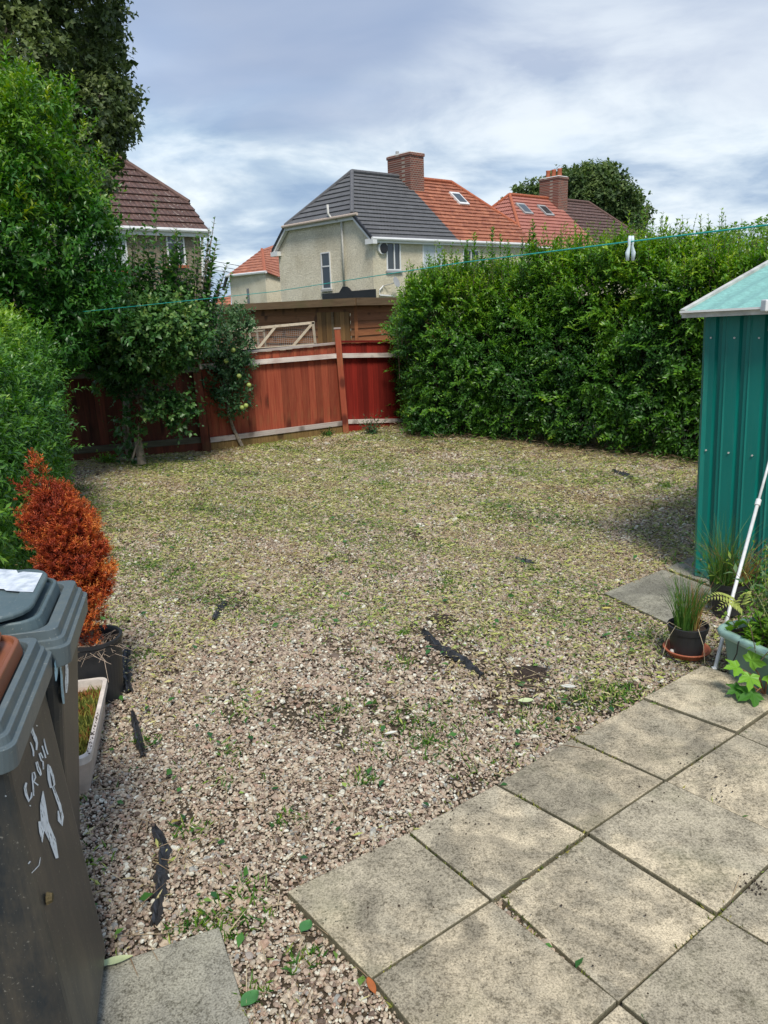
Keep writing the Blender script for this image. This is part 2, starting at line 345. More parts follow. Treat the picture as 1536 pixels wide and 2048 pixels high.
m_green_roof = simple('faded_green_roof', (.20, .42, .37), .55, .2, 12, .05, sc=(3.0, 3.0, .5))
m_trim = simple('grey_white_trim', (.52, .51, .47), .5, .25, 12, .1)
m_pot = simple('black_plastic', (.022, .023, .025), .5, .3, 6, .05)
m_cream_pot = simple('cream_plastic', (.52, .42, .34), .65, .22, 12, .05)
m_green_pot = simple('sage_plastic', (.16, .27, .22), .5, .15, 6, .05)
m_green_rim = simple('sage_rim', (.30, .46, .40), .5, .15, 8, .05)
m_compost = simple('compost', (.035, .022, .015), .95, .5, 60, .9)
m_membrane = simple('weed_membrane', (.028, .03, .034), .55, .4, 14, .3)
m_alu = simple('aluminium_pole', (.70, .70, .68), .4, .12, 30, .03)
m_rope = simple('turquoise_line', (.02, .42, .36), .5, .1, 5, 0)
m_peg = simple('clear_plastic_peg', (.62, .72, .74), .3, .1, 5, 0)
m_paint = simple('brushed_white_paint', (.86, .90, .90), .6, .12, 40, .1)
m_bluepaint = simple('pale_blue_paint', (.35, .58, .68), .5, .25, 14, .1)
m_lid_brown = simple('brown_lid_plastic', (.24, .085, .04), .45, .15, 7, .04)
def binmat(name, c, dust, k0=.52, rough=.42):
    m, t, b = newmat(name)
    n = noise(t, 6, 7, .7, sc=(1, 1, .45)); k = ramp(t, [(k0, (0, 0, 0)), (k0 + .25, (1, 1, 1))]); t.links.new(n, k.inputs[0])
    sp = noise(t, 120, 2, .6); k2 = ramp(t, [(.66, (0, 0, 0)), (.72, (1, 1, 1))]); t.links.new(sp, k2.inputs[0])
    st_ = noise(t, 5, 6, .75, sc=(6, 6, .5)); k9 = ramp(t, [(.5, (0, 0, 0)), (.72, (1, 1, 1))]); t.links.new(st_, k9.inputs[0])
    cc_ = mixc(t, mth(t, 'MULTIPLY', k.outputs[0], .6), c, dust); cc_ = mixc(t, mth(t, 'MULTIPLY', k9.outputs[0], .35), cc_, dust); cc_ = mixc(t, mth(t, 'MULTIPLY', k2.outputs[0], .35), cc_, (.4, .38, .32))
    t.links.new(cc_, b.inputs['Base Color']); b.inputs['Roughness'].default_value = rough; bump(t, b, sp, .12, .002); return m
m_bin = binmat('charcoal_bin_plastic', (.022, .028, .032), (.12, .10, .07), .46)
m_bin2 = binmat('grey_bin_plastic', (.10, .13, .14), (.20, .21, .18), .5)
m_binlid = binmat('grey_lid_plastic', (.085, .125, .135), (.16, .19, .18), .5, .5)
for mm in (m_paint, m_bluepaint):
    t = mm.node_tree; b = t.nodes['Principled BSDF']; al = ramp(t, [(.36, (0, 0, 0)), (.42, (1, 1, 1))]); t.links.new(noise(t, 90, 4, .7, sc=(1, 1, .35)), al.inputs[0]); t.links.new(al.outputs[0], b.inputs['Alpha'])
m_label, t, b = newmat('torn_paper_label')
n1 = noise(t, 30, 3, .6); r = ramp(t, [(.35, (.42, .47, .52)), (.6, (.68, .72, .76))]); t.links.new(n1, r.inputs[0]); t.links.new(r.outputs[0], b.inputs['Base Color']); b.inputs['Roughness'].default_value = .6

L_PRIVET = leafmat('privet_leaf', [(0, (.018, .065, .018)), (.4, (.045, .14, .028)), (.7, (.11, .26, .03)), (1, (.26, .40, .035))], .36)
L_HEDGE = leafmat('hedge_leaf', [(0, (.014, .050, .012)), (.40, (.040, .125, .018)), (.7, (.12, .28, .022)), (1, (.32, .44, .03))], .38, .32)
L_TREE = leafmat('tree_leaf', [(0, (.03, .05, .016)), (.5, (.085, .125, .038)), (1, (.20, .25, .09))], .5)
L_SHRUB = leafmat('shrub_leaf', [(0, (.018, .075, .014)), (.45, (.05, .16, .022)), (.75, (.14, .28, .03)), (1, (.28, .36, .04))], .38)
L_QUINCE = leafmat('quince_leaf', [(0, (.014, .055, .018)), (.5, (.045, .13, .032)), (.8, (.12, .24, .06)), (1, (.24, .32, .07))], .4)
L_APPLE = leafmat('apple_leaf', [(0, (.03, .09, .035)), (.5, (.07, .16, .06)), (1, (.19, .28, .12))], .45)
L_CON = leafmat('dead_conifer_needles', [(0, (.17, .024, .010)), (.38, (.36, .052, .018)), (.7, (.56, .12, .026)), (1, (.78, .30, .06))], .55, .2)
L_FAR = leafmat('distant_leaf', [(0, (.02, .045, .016)), (.5, (.06, .11, .03)), (1, (.14, .2, .05))], .6)
L_YOUNG = leafmat('bright_leaf', [(0, (.07, .17, .02)), (.5, (.15, .32, .03)), (1, (.36, .52, .06))], .45, .35)
L_FERN = leafmat('fern_leaf', [(0, (.20, .28, .05)), (1, (.48, .52, .13))], .5, .35)
L_GRASS = leafmat('grass_blade', [(0, (.04, .12, .02)), (.6, (.12, .24, .04)), (.85, (.32, .24, .08)), (1, (.4, .14, .05))], .5, .3)
L_LITTER = leafmat('clippings', [(0, (.05, .12, .02)), (.3, (.17, .25, .04)), (.55, (.42, .46, .11)), (.78, (.62, .55, .27)), (1, (.30, .20, .10))], .6, .15)
L_STRAW = leafmat('dry_stalks', [(0, (.16, .09, .055)), (.5, (.34, .25, .15)), (1, (.55, .46, .30))], .7, .1)
L_MOSS = leafmat('moss', [(0, (.05, .07, .01)), (.5, (.14, .17, .025)), (.85, (.30, .28, .05)), (1, (.3, .10, .03))], .8, .1)

# ------------------------------------------------------------------ leaves
def unit(v): return v / (np.linalg.norm(v, axis=-1, keepdims=True) + 1e-9)
def leaves(name, P, D, Nn, Ln, Wd, tint, mat, parent=None, droop=.18, fold=.16, kind=None, two=False, wpos=.45):
    n = len(P); D = unit(D); S = unit(np.cross(D, Nn)); U = np.cross(S, D)
    Ln = np.broadcast_to(Ln, n)[:, None]; Wd = np.broadcast_to(Wd, n)[:, None]
    base = P; tip = P + D * Ln - U * Ln * droop; mid = P + D * Ln * .5
    l = P + D * Ln * wpos + S * Wd * .5 + U * Wd * fold; r_ = P + D * Ln * wpos - S * Wd * .5 + U * Wd * fold
    if two:
        V = np.stack([base, l, tip, r_], 1); tri = np.array([0, 2, 1, 0, 3, 2]); k = 4; nf = 2
    else:
        V = np.stack([base, l, mid, r_, tip], 1); tri = np.array([0, 2, 1, 0, 3, 2, 1, 2, 4, 2, 3, 4]); k = 5; nf = 4
    off = np.array(parent['wloc']) if parent is not None else np.zeros(3)
    m = bpy.data.meshes.new(name); m.vertices.add(n * k); m.vertices.foreach_set('co', (V.reshape(-1, 3) - off).astype(np.float32).ravel())
    idx = (np.arange(n)[:, None] * k + tri[None]).astype(np.int32).ravel()
    m.loops.add(len(idx)); m.loops.foreach_set('vertex_index', idx)
    m.polygons.add(n * nf); m.polygons.foreach_set('loop_start', np.arange(0, n * nf * 3, 3, dtype=np.int32))
    m.update(calc_edges=True)
    at = m.attributes.new('tint', 'FLOAT', 'POINT'); at.data.foreach_set('value', np.repeat(np.clip(tint, 0, 1), k).astype(np.float32))
    m.materials.append(mat)
    o = bpy.data.objects.new(name, m); COL.objects.link(o); place(o, parent, off)
    if kind: o['kind'] = kind
    return o
def snoise(P, f=1.0, seed=0):
    q = np.random.default_rng(seed); s = 0
    for i in range(6):
        k = q.normal(size=P.shape[-1]) * f * (1.0 + .35 * i); s = s + np.sin(P @ k + q.uniform(0, 6.28))
    return s / 6 ** .5
def sd_box(c, h, rad, rz=0):
    c = np.array(c); h = np.array(h) - rad; ca, sa = math.cos(-rz), math.sin(-rz)
    def f(P):
        q = P - c; x = q[:, 0] * ca - q[:, 1] * sa; y = q[:, 0] * sa + q[:, 1] * ca
        q = np.abs(np.stack([x, y, q[:, 2]], 1)) - h
        return np.linalg.norm(np.maximum(q, 0), axis=1) + np.minimum(q.max(1), 0) - rad
    return f
def sd_ell(bl):
    def f(P):
        d = None
        for c, r_ in bl:
            r_ = np.array(r_, float); e = (np.linalg.norm((P - np.array(c)) / r_, axis=1) - 1) * r_.min()
            d = e if d is None else np.minimum(d, e)
        return d
    return f
def shell(f, lo, hi, n, t0, t1, keep=None):
    out_ = []; tot = 0
    while tot < n:
        P = rng.uniform(lo, hi, (n * 4, 3)); d = f(P); ok = (d > t0) & (d < t1)
        if keep is not None: ok &= keep(P)
        P = P[ok]; out_.append(P); tot += len(P)
        if len(out_) > 60: break
    P = np.concatenate(out_)[:n]; e = 1e-2
    g = np.stack([f(P + np.eye(3)[i] * e) - f(P - np.eye(3)[i] * e) for i in range(3)], 1)
    return P, unit(g)
def shoots(P, D, ln, k, Lf, Wf, spread=.85, tint0=None, jit=.25, tiptint=.12, curve=.0, flat=0.0):
    """leaves set in pairs along a shoot; returns arrays for leaves()"""
    n = len(P); D = unit(D); A = unit(np.cross(D, rng.normal(size=(n, 3)))); 
    if flat: A = unit(A * np.array([1, 1, 1 - flat]))
    B = np.cross(D, A); ps = []; ds = []; ns = []; ls = []; ts = []
    ln = np.broadcast_to(ln, n); szv = rng.uniform(.62, 1.32, n)
    tint0 = np.full(n, .35) if tint0 is None else tint0
    for i in range(k):
        f_ = (i // 2 + .6) / (k / 2 + .3); sgn = 1 if i % 2 else -1
        side = A if (i // 2) % 2 or flat else B
        bend = np.stack([0 * ln, 0 * ln, -curve * f_ ** 2 * ln], 1)
        p = P + D * (ln * f_)[:, None] + bend
        d = unit(D * (.55 + .5 * f_) + side * sgn * spread + rng.normal(size=(n, 3)) * jit)
        ps.append(p); ds.append(d); ns.append(unit(D + np.array([0, 0, .9]) + rng.normal(size=(n, 3)) * .35))
        ls.append(Lf * (1.05 - .45 * f_ ** 2) * rng.uniform(.75, 1.15, n) * szv); ts.append(tint0 + tiptint * f_ ** 2 + rng.normal(size=n) * .07)
    ls = np.concatenate(ls); return np.concatenate(ps), np.concatenate(ds), np.concatenate(ns), ls, ls * (Wf / Lf), np.concatenate(ts)
def visible(P, mx=220):
    px, d = proj(P); return (d > .1) & (px[:, 0] > -mx) & (px[:, 0] < 1536 + mx) & (px[:, 1] > -mx) & (px[:, 1] < 2048 + mx)

def inpoly(x, y, poly):
    c = np.zeros(len(x), bool); n = len(poly); j = n - 1
    for i in range(n):
        xi, yi = poly[i][:2]; xj, yj = poly[j][:2]
        c ^= ((yi > y) != (yj > y)) & (x < (xj - xi) * (y - yi) / (yj - yi + 1e-12) + xi); j = i
    return c

# ================================================================== SETTING
g = MB().add([(-600, -20, -.09), (600, -20, -.09), (600, 1200, -.09), (-600, 1200, -.09)], [(0, 1, 2, 3)]).build('ground', m_ground); g['kind'] = 'structure'
GARDEN = [(-5.2, 9.7), (-2.4, 10.46), (-.57, 11.6), (1.5, 13.4), (6.5, 13.4), (6.5, -2), (-5.2, -2)]
g = MB().add([(x, y, -.038) for x, y in GARDEN], [tuple(range(7))[::-1]]).build('garden_soil', m_soil); g['kind'] = 'structure'

# ---- slabs
a0 = G(571, 1784)[:2]; u_ = (G(1405, 1332)[:2] - a0) / 5; v_ = G(742, 1957)[:2] - a0
meas = {(0,0):(571,1784),(1,0):(816,1665),(2,0):(991,1566),(3,0):(1142,1474),(4,0):(1286,1396),(5,0):(1405,1332),(0,1):(742,1959),(1,1):(984,1802),(2,1):(1175,1667),(3,1):(1331,1561),(4,1):(1474,1467),(1,2):(1237,2005),(2,2):(1435,1829)}
def lat(i, j):
    if (i, j) in meas: return G(*meas[(i, j)])[:2]
    if j >= 1:
        b0 = G(*meas[(1, 1)])[:2]; uu = (G(*meas[(4, 1)])[:2] - b0) / 3; vv = G(*meas[(1, 2)])[:2] - b0
        return b0 + uu * (i - 1) + vv * (j - 1)
    return a0 + u_ * i + v_ * j
SLABS = []
patio = thing('patio', (0.4, 2.2, 0), 'patio of weathered buff square concrete slabs with open joints', 'patio'); patio['kind'] = 'structure'
del patio['category']
zj = {(0,0):.004,(1,0):.0,(0,1):.006,(1,1):-.006,(2,1):.004}
for i in range(0, 8):
    for j in range(0, 5):
        if i >= 5 and j < 1: continue
        q = [lat(i, j), lat(i + 1, j), lat(i + 1, j + 1), lat(i, j + 1)]
        if (i, j) == (1, 1):
            q[0] = G(1001, 1793)[:2]
        c_ = sum(q) / 4
        if not (c_[0] < 3.4 and c_[1] > .3): continue
        q = [p + (c_ - p) / np.linalg.norm(c_ - p) * random.uniform(.004, .009) for p in q]
        SLABS.append(q); dz = zj.get((i, j), random.uniform(-.005, .005)); tl = [dz + random.uniform(-.003, .003) for _ in range(4)]
        pts = [(p[0], p[1], -.05) for p in q][::-1] + [(p[0], p[1], t_) for p, t_ in zip(q, tl)][::-1]
        MB().hexa(pts).build('slab', m_slab, patio, bevel=.004, origin=(c_[0], c_[1], 0))
def loose_slab(px, label, z=-.005, mat=m_slabg):
    q = [G(*p)[:2] for p in px]; c_ = sum(q) / 4; SLABS.append(q)
    pts = [(p[0], p[1], -.045) for p in q][::-1] + [(p[0], p[1], z) for p in q][::-1]
    o = MB().hexa(pts).build('paving_slab', mat, None, bevel=.004, origin=(c_[0], c_[1], 0)); tag(o, label, 'paving slab')
loose_slab([(150, 1950), (438, 1850), (520, 2110), (130, 2240)], 'grey speckled concrete slab lying in gravel beside the front bin')
loose_slab([(1208, 1184), (1326, 1137), (1440, 1180), (1352, 1252)], 'smooth grey slab behind the small black grass pot')
loose_slab([(1332, 1134), (1402, 1104), (1530, 1150), (1446, 1178)], 'smooth grey slab touching the corner of the green shed')
def in_slab(x, y):
    r_ = np.zeros(len(x), bool)
    for q in SLABS: r_ |= inpoly(x, y, q)
    return r_

# ---- gravel (stones as instances)
def ng_gravel():
    t = bpy.data.node_groups.new('gravel', 'GeometryNodeTree')
    t.interface.new_socket('Geometry', in_out='INPUT', socket_type='NodeSocketGeometry'); t.interface.new_socket('Geometry', in_out='OUTPUT', socket_type='NodeSocketGeometry')
    gi = t.nodes.new('NodeGroupInput'); go = t.nodes.new('NodeGroupOutput')
    g2i = t.nodes.new('GeometryNodeGeometryToInstance')
    for k in range(4):
        ico = t.nodes.new('GeometryNodeMeshIcoSphere'); ico.inputs['Radius'].default_value = 1; ico.inputs['Subdivisions'].default_value = 2
        sp = t.nodes.new('GeometryNodeSetPosition'); nz = t.nodes.new('ShaderNodeTexNoise'); nz.inputs['Scale'].default_value = .9; nz.noise_dimensions = '4D'; nz.inputs['W'].default_value = k * 3.7
        sb = t.nodes.new('ShaderNodeVectorMath'); sb.operation = 'SUBTRACT'; sb.inputs[1].default_value = (.5, .5, .5)
        ml = t.nodes.new('ShaderNodeVectorMath'); ml.operation = 'SCALE'; ml.inputs['Scale'].default_value = 1.5
        t.links.new(nz.outputs['Color'], sb.inputs[0]); t.links.new(sb.outputs[0], ml.inputs[0]); t.links.new(ico.outputs[0], sp.inputs[0]); t.links.new(ml.outputs[0], sp.inputs['Offset'])
        sm = t.nodes.new('GeometryNodeSetMaterial'); sm.inputs['Material'].default_value = m_stone; t.links.new(sp.outputs[0], sm.inputs[0]); t.links.new(sm.outputs[0], g2i.inputs[0])
    iop = t.nodes.new('GeometryNodeInstanceOnPoints'); iop.inputs['Pick Instance'].default_value = True
    def na(nm, ty):
        a_ = t.nodes.new('GeometryNodeInputNamedAttribute'); a_.data_type = ty; a_.inputs[0].default_value = nm; return a_.outputs[0]
    t.links.new(gi.outputs[0], iop.inputs['Points']); t.links.new(g2i.outputs[0], iop.inputs['Instance'])
    t.links.new(na('pick', 'INT'), iop.inputs['Instance Index'])
    er = t.nodes.new('FunctionNodeEulerToRotation'); t.links.new(na('rot', 'FLOAT_VECTOR'), er.inputs[0]); t.links.new(er.outputs[0], iop.inputs['Rotation'])
    t.links.new(na('scl', 'FLOAT_VECTOR'), iop.inputs['Scale']); t.links.new(iop.outputs[0], go.inputs[0]); return t
def scatter_stones(name, P, S, tint):
    n = len(P); m = bpy.data.meshes.new(name); m.vertices.add(n); m.vertices.foreach_set('co', P.astype(np.float32).ravel())
    for nm, ty, key, val in (('rot', 'FLOAT_VECTOR', 'vector', np.stack([rng.normal(0, .35, n), rng.normal(0, .35, n), rng.uniform(0, 6.28, n)], 1)), ('scl', 'FLOAT_VECTOR', 'vector', S), ('tint', 'FLOAT', 'value', tint)):
        at = m.attributes.new(nm, ty, 'POINT'); at.data.foreach_set(key, val.astype(np.float32).ravel())
    at = m.attributes.new('pick', 'INT', 'POINT'); at.data.foreach_set('value', rng.integers(0, 4, n).astype(np.int32))
    m.materials.append(m_stone)
    o = bpy.data.objects.new(name, m); COL.objects.link(o); md = o.modifiers.new('gn', 'NODES'); md.node_group = NG; o['kind'] = 'stuff'; return o
NG = ng_gravel()
def ground_pts(y0, y1, dens, mx=150):
    x0, x1 = -5.1, 4.6; n = int((x1 - x0) * (y1 - y0) * dens); x = rng.uniform(x0, x1, n); y = rng.uniform(y0, y1, n); P = np.stack([x, y, 0 * x], 1)
    ok = visible(P, mx); P = P[ok]; P = P[inpoly(P[:, 0], P[:, 1], GARDEN)]; P = P[~in_slab(P[:, 0], P[:, 1])]; return P
allP = []
for y0, y1, dens, sz in ((.9, 3.2, 17000, .0047), (3.2, 6.0, 10500, .0058), (6.0, 9.0, 4800, .0080), (9.0, 13.3, 2200, .0110)):
    P = ground_pts(y0, y1, dens); n = len(P)
    s = sz * np.exp(rng.normal(-.04, .38, n)); S = np.stack([s * rng.uniform(.9, 1.35, n), s * rng.uniform(.75, 1.05, n), s * rng.uniform(.5, .8, n)], 1)
    P[:, 2] = -.034 + rng.uniform(0, .014, n) + .004 * snoise(P[:, :2], 2.2, 5)
    tint = np.clip(rng.uniform(0, 1, n), 0, 1); allP.append((P, S, tint))
P = np.concatenate([a[0] for a in allP]); S = np.concatenate([a[1] for a in allP]); T = np.concatenate([a[2] for a in allP])
# bare dirt patches keep few stones
dirt = [G(880, 1240), G(1062, 1345), G(835, 1255), G(900, 1300)]
rad = [.13, .14, .08, .07]
ok = ~((snoise(P[:, :2], 2.4, 91) + .5 * snoise(P[:, :2], 7, 92) < -1.05) & (rng.uniform(size=len(P)) < .6))
for c_, r0 in zip(dirt, rad): ok &= ~((np.hypot(P[:, 0] - c_[0], P[:, 1] - c_[1]) < r0 * rng.uniform(.5, 1.2, len(P))) & (rng.uniform(size=len(P)) < .75))
scatter_stones('gravel', P[ok], S[ok], T[ok])

# ---- ground litter
def litter_density(P):
    y = P[:, 1]; n1 = snoise(P[:, :2], 1.7, 11); n2 = snoise(P[:, :2], 5.5, 12)
    base = np.clip((y - 1.2) / 5.4, 0, 1) * .82 + .12
    px = proj(P)[0]
    lft = np.clip((y - 3.0) / 2.5, 0, 1)
    return np.clip(base + .36 * n1 + .30 * n2, .01, 1.1) * np.clip(.4 + lft, 0, 1)
def flat_dirs(n):
    a = rng.uniform(0, 6.28, n); return np.stack([np.cos(a), np.sin(a), rng.normal(0, .22, n)], 1)
P = np.concatenate([ground_pts(1.0, 6, 4200, 60), ground_pts(6, 13.3, 4200, 60)]); P = P[rng.uniform(size=len(P)) < litter_density(P)]
n = len(P); P[:, 2] = -.014 + rng.uniform(0, .014, n)
tn = np.clip(.56 + .22 * snoise(P[:, :2], 1.9, 21) + rng.normal(0, .2, n) + .1 * (P[:, 1] > 9), 0, 1)
Ln = .010 + .045 * rng.beta(1.3, 2.6, n) * (1 + .06 * P[:, 1]); leaves('grass_clippings', P, flat_dirs(n), np.tile([0., 0, 1], (n, 1)) + rng.normal(0, .4, (n, 3)), Ln, Ln * rng.uniform(.07, .30, n), tn, L_LITTER, kind='stuff', two=True, droop=.05)
P = ground_pts(1.0, 13.0, 130, 60); n = len(P); P[:, 2] = -.008 + rng.uniform(0, .012, n); Ln = rng.uniform(.06, .22, n)
leaves('dry_stalks', P, flat_dirs(n) * np.array([1, 1, .4]), np.tile([0., 0, 1], (n, 1)), Ln, .0035, rng.uniform(.2, 1, n), L_STRAW, kind='stuff', two=True, droop=.03)
# broad green leaves that fell on the gravel
P = ground_pts(1.0, 12.0, 26, 60); P = P[rng.uniform(size=len(P)) < np.where(P[:, 1] < 5, 1, .5)]; n = len(P); P[:, 2] = -.006 + rng.uniform(0, .008, n); Ln = rng.uniform(.022, .055, n)
leaves('fallen_leaves', P, flat_dirs(n), np.tile([0., 0, 1], (n, 1)) + rng.normal(0, .35, (n, 3)), Ln, Ln * .55, np.clip(rng.beta(1.3, 2.2, n), 0, 1), leafmat('fallen_leaf', [(0, (.02, .09, .02)), (.5, (.07, .2, .03)), (.8, (.3, .42, .08)), (1, (.5, .22, .06))], .45, .15), kind='stuff', droop=.05)
# green weed clusters through the gravel
wp = []
for _ in range(560):
    c_ = np.array([rng.uniform(-4.2, 4.2), 1.6 + 9.5 * rng.uniform() ** .8]); k = int(rng.integers(16, 80)); r0 = rng.uniform(.03, .18); rr = r0 * np.abs(rng.normal(0, .6, k)); a = rng.uniform(0, 6.28, k)
    if snoise(c_[None], 1.3, 77)[0] < -.3: continue
    wp.append(np.stack([c_[0] + rr * np.cos(a) * 1.4, c_[1] + rr * np.sin(a), np.full(k, -.024)], 1))
spots = [(965, 1262, .10, 130), (1245, 1388, .10, 150), (1180, 1395, .14, 200), (1080, 1440, .14, 150), (880, 1430, .18, 200), (820, 1480, .2, 160), (380, 1662, .06, 60), (470, 1830, .10, 160), (400, 1860, .09, 140), (580, 1640, .05, 50),
         (500, 1780, .05, 50), (720, 1560, .05, 50), (940, 1520, .15, 90), (1300, 1275, .12, 150), (430, 1090, .3, 250), (270, 1110, .3, 300), (560, 1020, .3, 250), (1130, 900, .2, 60), (300, 1310, .07, 90), (295, 1480, .05, 40), (850, 940, .25, 130), (600, 1920, .05, 60), (505, 1985, .04, 60), (750, 1100, .3, 160), (1000, 1070, .3, 180), (330, 1010, .4, 300), (560, 900, .35, 260), (700, 890, .3, 200), (450, 930, .35, 240)]
for px, py, r0, k in spots:
    c_ = G(px, py, -.02); a = rng.uniform(0, 6.28, k); rr = r0 * np.sqrt(rng.uniform(0, 1, k)); wp.append(np.stack([c_[0] + rr * np.cos(a) * 1.3, c_[1] + rr * np.sin(a), np.full(k, -.024)], 1))
P = np.concatenate(wp); P = P[~in_slab(P[:, 0], P[:, 1]) & inpoly(P[:, 0], P[:, 1], GARDEN)]; n = len(P); Ln = rng.uniform(.014, .046, n)
leaves('weeds', P, rng.normal(0, .6, (n, 3)) * np.array([1, 1, 0]) + np.array([0, 0, .55]), rng.normal(size=(n, 3)), Ln, Ln * .18, np.clip(rng.normal(.6, .22, n), 0, 1), L_SHRUB, kind='stuff', two=True)
# moss and grit in the slab joints
mp_ = []
for q in SLABS:
    for i in range(4):
        a, b2 = q[i], q[(i + 1) % 4]; k = 70; tt = rng.uniform(0, 1, k)[:, None]; gate = snoise(a + (b2 - a) * tt, 9, 15) > .55
        pp = (a + (b2 - a) * tt)[gate]; mp_.append(np.concatenate([pp, np.full((len(pp), 1), -.012)], 1))
mp_.append(np.stack([G(1278, 1588)[0] + rng.normal(0, .012, 40), G(1278, 1588)[1] + rng.normal(0, .012, 40), np.full(40, -.02)], 1))
P = np.concatenate(mp_); n = len(P); Ln = rng.uniform(.008, .028, n)
leaves('joint_moss', P, rng.normal(0, .6, (n, 3)) + np.array([0, 0, .5]), rng.normal(size=(n, 3)), Ln, Ln * .25, rng.uniform(.1, .9, n), L_MOSS, kind='stuff', two=True)
# little grit crumbs on the slabs
cr = MB()
gp = [(1500, 1768, .05, 40), (880, 1650, .12, 14), (930, 1640, .1, 14), (1400, 1530, .1, 26), (1440, 1580, .1, 22), (1330, 1590, .15, 12), (820, 1700, .3, 14), (1150, 1900, .3, 16), (700, 1800, .2, 6)]
cp = []
for px, py, r0, k in gp:
    c_ = G(px, py); a = rng.uniform(0, 6.28, k); rr = r0 * np.sqrt(rng.uniform(0, 1, k)); cp.append(np.stack([c_[0] + rr * np.cos(a), c_[1] + rr * np.sin(a)], 1))
cp = np.concatenate(cp)
for x, y in cp[in_slab(cp[:, 0], cp[:, 1])]:
    s = random.uniform(.0015, .005); cr.add([(x - s, y, .004), (x, y - s, .004), (x + s, y, .004), (x, y + s, .004), (x, y, .004 + s * 1.2)], [(0, 1, 4), (1, 2, 4), (2, 3, 4), (3, 0, 4)])
o = cr.build('soil_crumbs', m_compost); o['kind'] = 'stuff'
# dirt mounds
for k, (px, py, r0, lab) in enumerate([(880, 1240, .10, 'dark turned soil patch behind the long black membrane scrap'), (1060, 1345, .085, 'dark soil patch right of the long black membrane scrap')]):
    c_ = G(px, py, -.03); mb = MB(); kk = 18; vv = [(c_[0], c_[1], -.008)]
    for ring, (f_, h_) in enumerate(((.35, -.010), (.7, -.018), (1.0, -.036))):
        for j in range(kk):
            a = j * 2 * math.pi / kk; q_ = r0 * f_ * random.uniform(.75, 1.2); vv.append((c_[0] + q_ * math.cos(a) * 1.25, c_[1] + q_ * math.sin(a), h_ + random.uniform(-.004, .004)))
    ff = [(0, 1 + j, 1 + (j + 1) % kk) for j in range(kk)] + [(1 + r2_ * kk + j, 1 + (r2_ + 1) * kk + j, 1 + (r2_ + 1) * kk + (j + 1) % kk, 1 + r2_ * kk + (j + 1) % kk) for r2_ in range(2) for j in range(kk)]
    o = mb.add(vv, ff).build('soil_mound', m_compost, None, smooth=True, origin=c_); tag(o, lab, 'soil mound')
# crumpled membrane scraps
def scrap(px, wd, label, seed):
    rr = random.Random(seed); pts = [G(x, y, -.012) for x, y in px]; P = []
    for a, b2 in zip(pts[:-1], pts[1:]):
        k = max(3, int(np.linalg.norm(b2 - a) / .018))
        for i in range(k): P.append(a + (b2 - a) * i / k)
    P.append(pts[-1]); n = len(P); vv = []; c0 = P[n // 2]
    for i, p in enumerate(P):
        d = P[min(i + 1, n - 1)] - P[max(i - 1, 0)]; d /= np.linalg.norm(d) + 1e-9; s_ = np.array([-d[1], d[0], 0]); wv = wd * (.35 + .65 * math.sin(math.pi * (i + .5) / n) ** .6) * rr.uniform(.6, 1.25)
        for k, f_ in enumerate((-.5, -.25, 0, .25, .5)):
            z = (-.016, .016, .002, .018, -.016)[k] * rr.uniform(.3, 1.2); vv.append(p + s_ * (f_ * wv + rr.uniform(-.003, .003)) + np.array([0, 0, z]))
    ff = [(i * 5 + k, i * 5 + k + 1, i * 5 + 6 + k, i * 5 + 5 + k) for i in range(n - 1) for k in range(4)]
    o = MB().add(vv, ff).build('membrane_scrap', m_membrane, None, origin=(c0[0], c0[1], -.02)); s2 = o.modifiers.new('s', 'SOLIDIFY'); s2.thickness = .002
    tag(o, label, 'membrane scrap', 'torn scraps of black weed membrane in the gravel')
scrap([(845, 1262), (880, 1295), (920, 1315), (965, 1352)], .055, 'long crumpled black membrane scrap in the middle of the gravel', 1)
scrap([(256, 1295), (250, 1330), (258, 1385)], .06, 'short black membrane scrap standing beside the round black pot', 2)
scrap([(265, 1425), (275, 1470), (287, 1512)], .035, 'thin black membrane strip right of the cream trough', 3)
scrap([(308, 1655), (330, 1690), (322, 1745), (318, 1800), (308, 1850)], .045, 'twisted black membrane strip nearest the lone grey slab by the bins', 4)
scrap([(428, 1240), (440, 1215), (452, 1205)], .05, 'small black membrane tuft between conifer and mid gravel', 5)
scrap([(1030, 1118), (1070, 1128)], .07, 'flat black membrane scrap far out toward the shed', 6)
scrap([(1225, 940), (1265, 955)], .08, 'dark membrane scrap in the shade below the right hedge', 7)
# loose bits in the gravel
def flatleaf(px, py, L, W, ang, col, label, name='leaf', cat='leaf'):
    p = G(px, py, .0); k = 9; vv = []
    for i in range(k):
        f_ = i / (k - 1); wv = W * math.sin(math.pi * min(1, f_ * .95 + .03)) ** .8; d = np.array([math.cos(ang), math.sin(ang), 0]); s_ = np.array([-d[1], d[0], 0])
        q_ = p + d * L * (f_ - .5); vv += [q_ + s_ * wv / 2 + np.array([0, 0, .008]), q_ + np.array([0, 0, .003]), q_ - s_ * wv / 2 + np.array([0, 0, .009])]
    ff = [(i * 3 + j, i * 3 + j + 1, i * 3 + 4 + j, i * 3 + 3 + j) for i in range(k - 1) for j in range(2)]
    o = MB().add(vv, ff).build(name, col, None, origin=p, smooth=True); tag(o, label, cat)
m_pl = simple('pale_leaf', (.55, .62, .33), .6, .15, 20, .1); m_wl = simple('whitish_leaf', (.66, .66, .58), .6, .15, 20, .1); m_ol = simple('rusty_leaf', (.40, .12, .03), .5, .2, 20, .1); m_yl = simple('yellow_leaf', (.55, .48, .12), .5, .2, 20, .1)
m_gl = simple('green_leaf', (.06, .19, .05), .45, .2, 20, .1)
flatleaf(1052, 1403, .075, .042, .1, m_pl, 'large pale green leaf lying on the gravel near the patio edge')
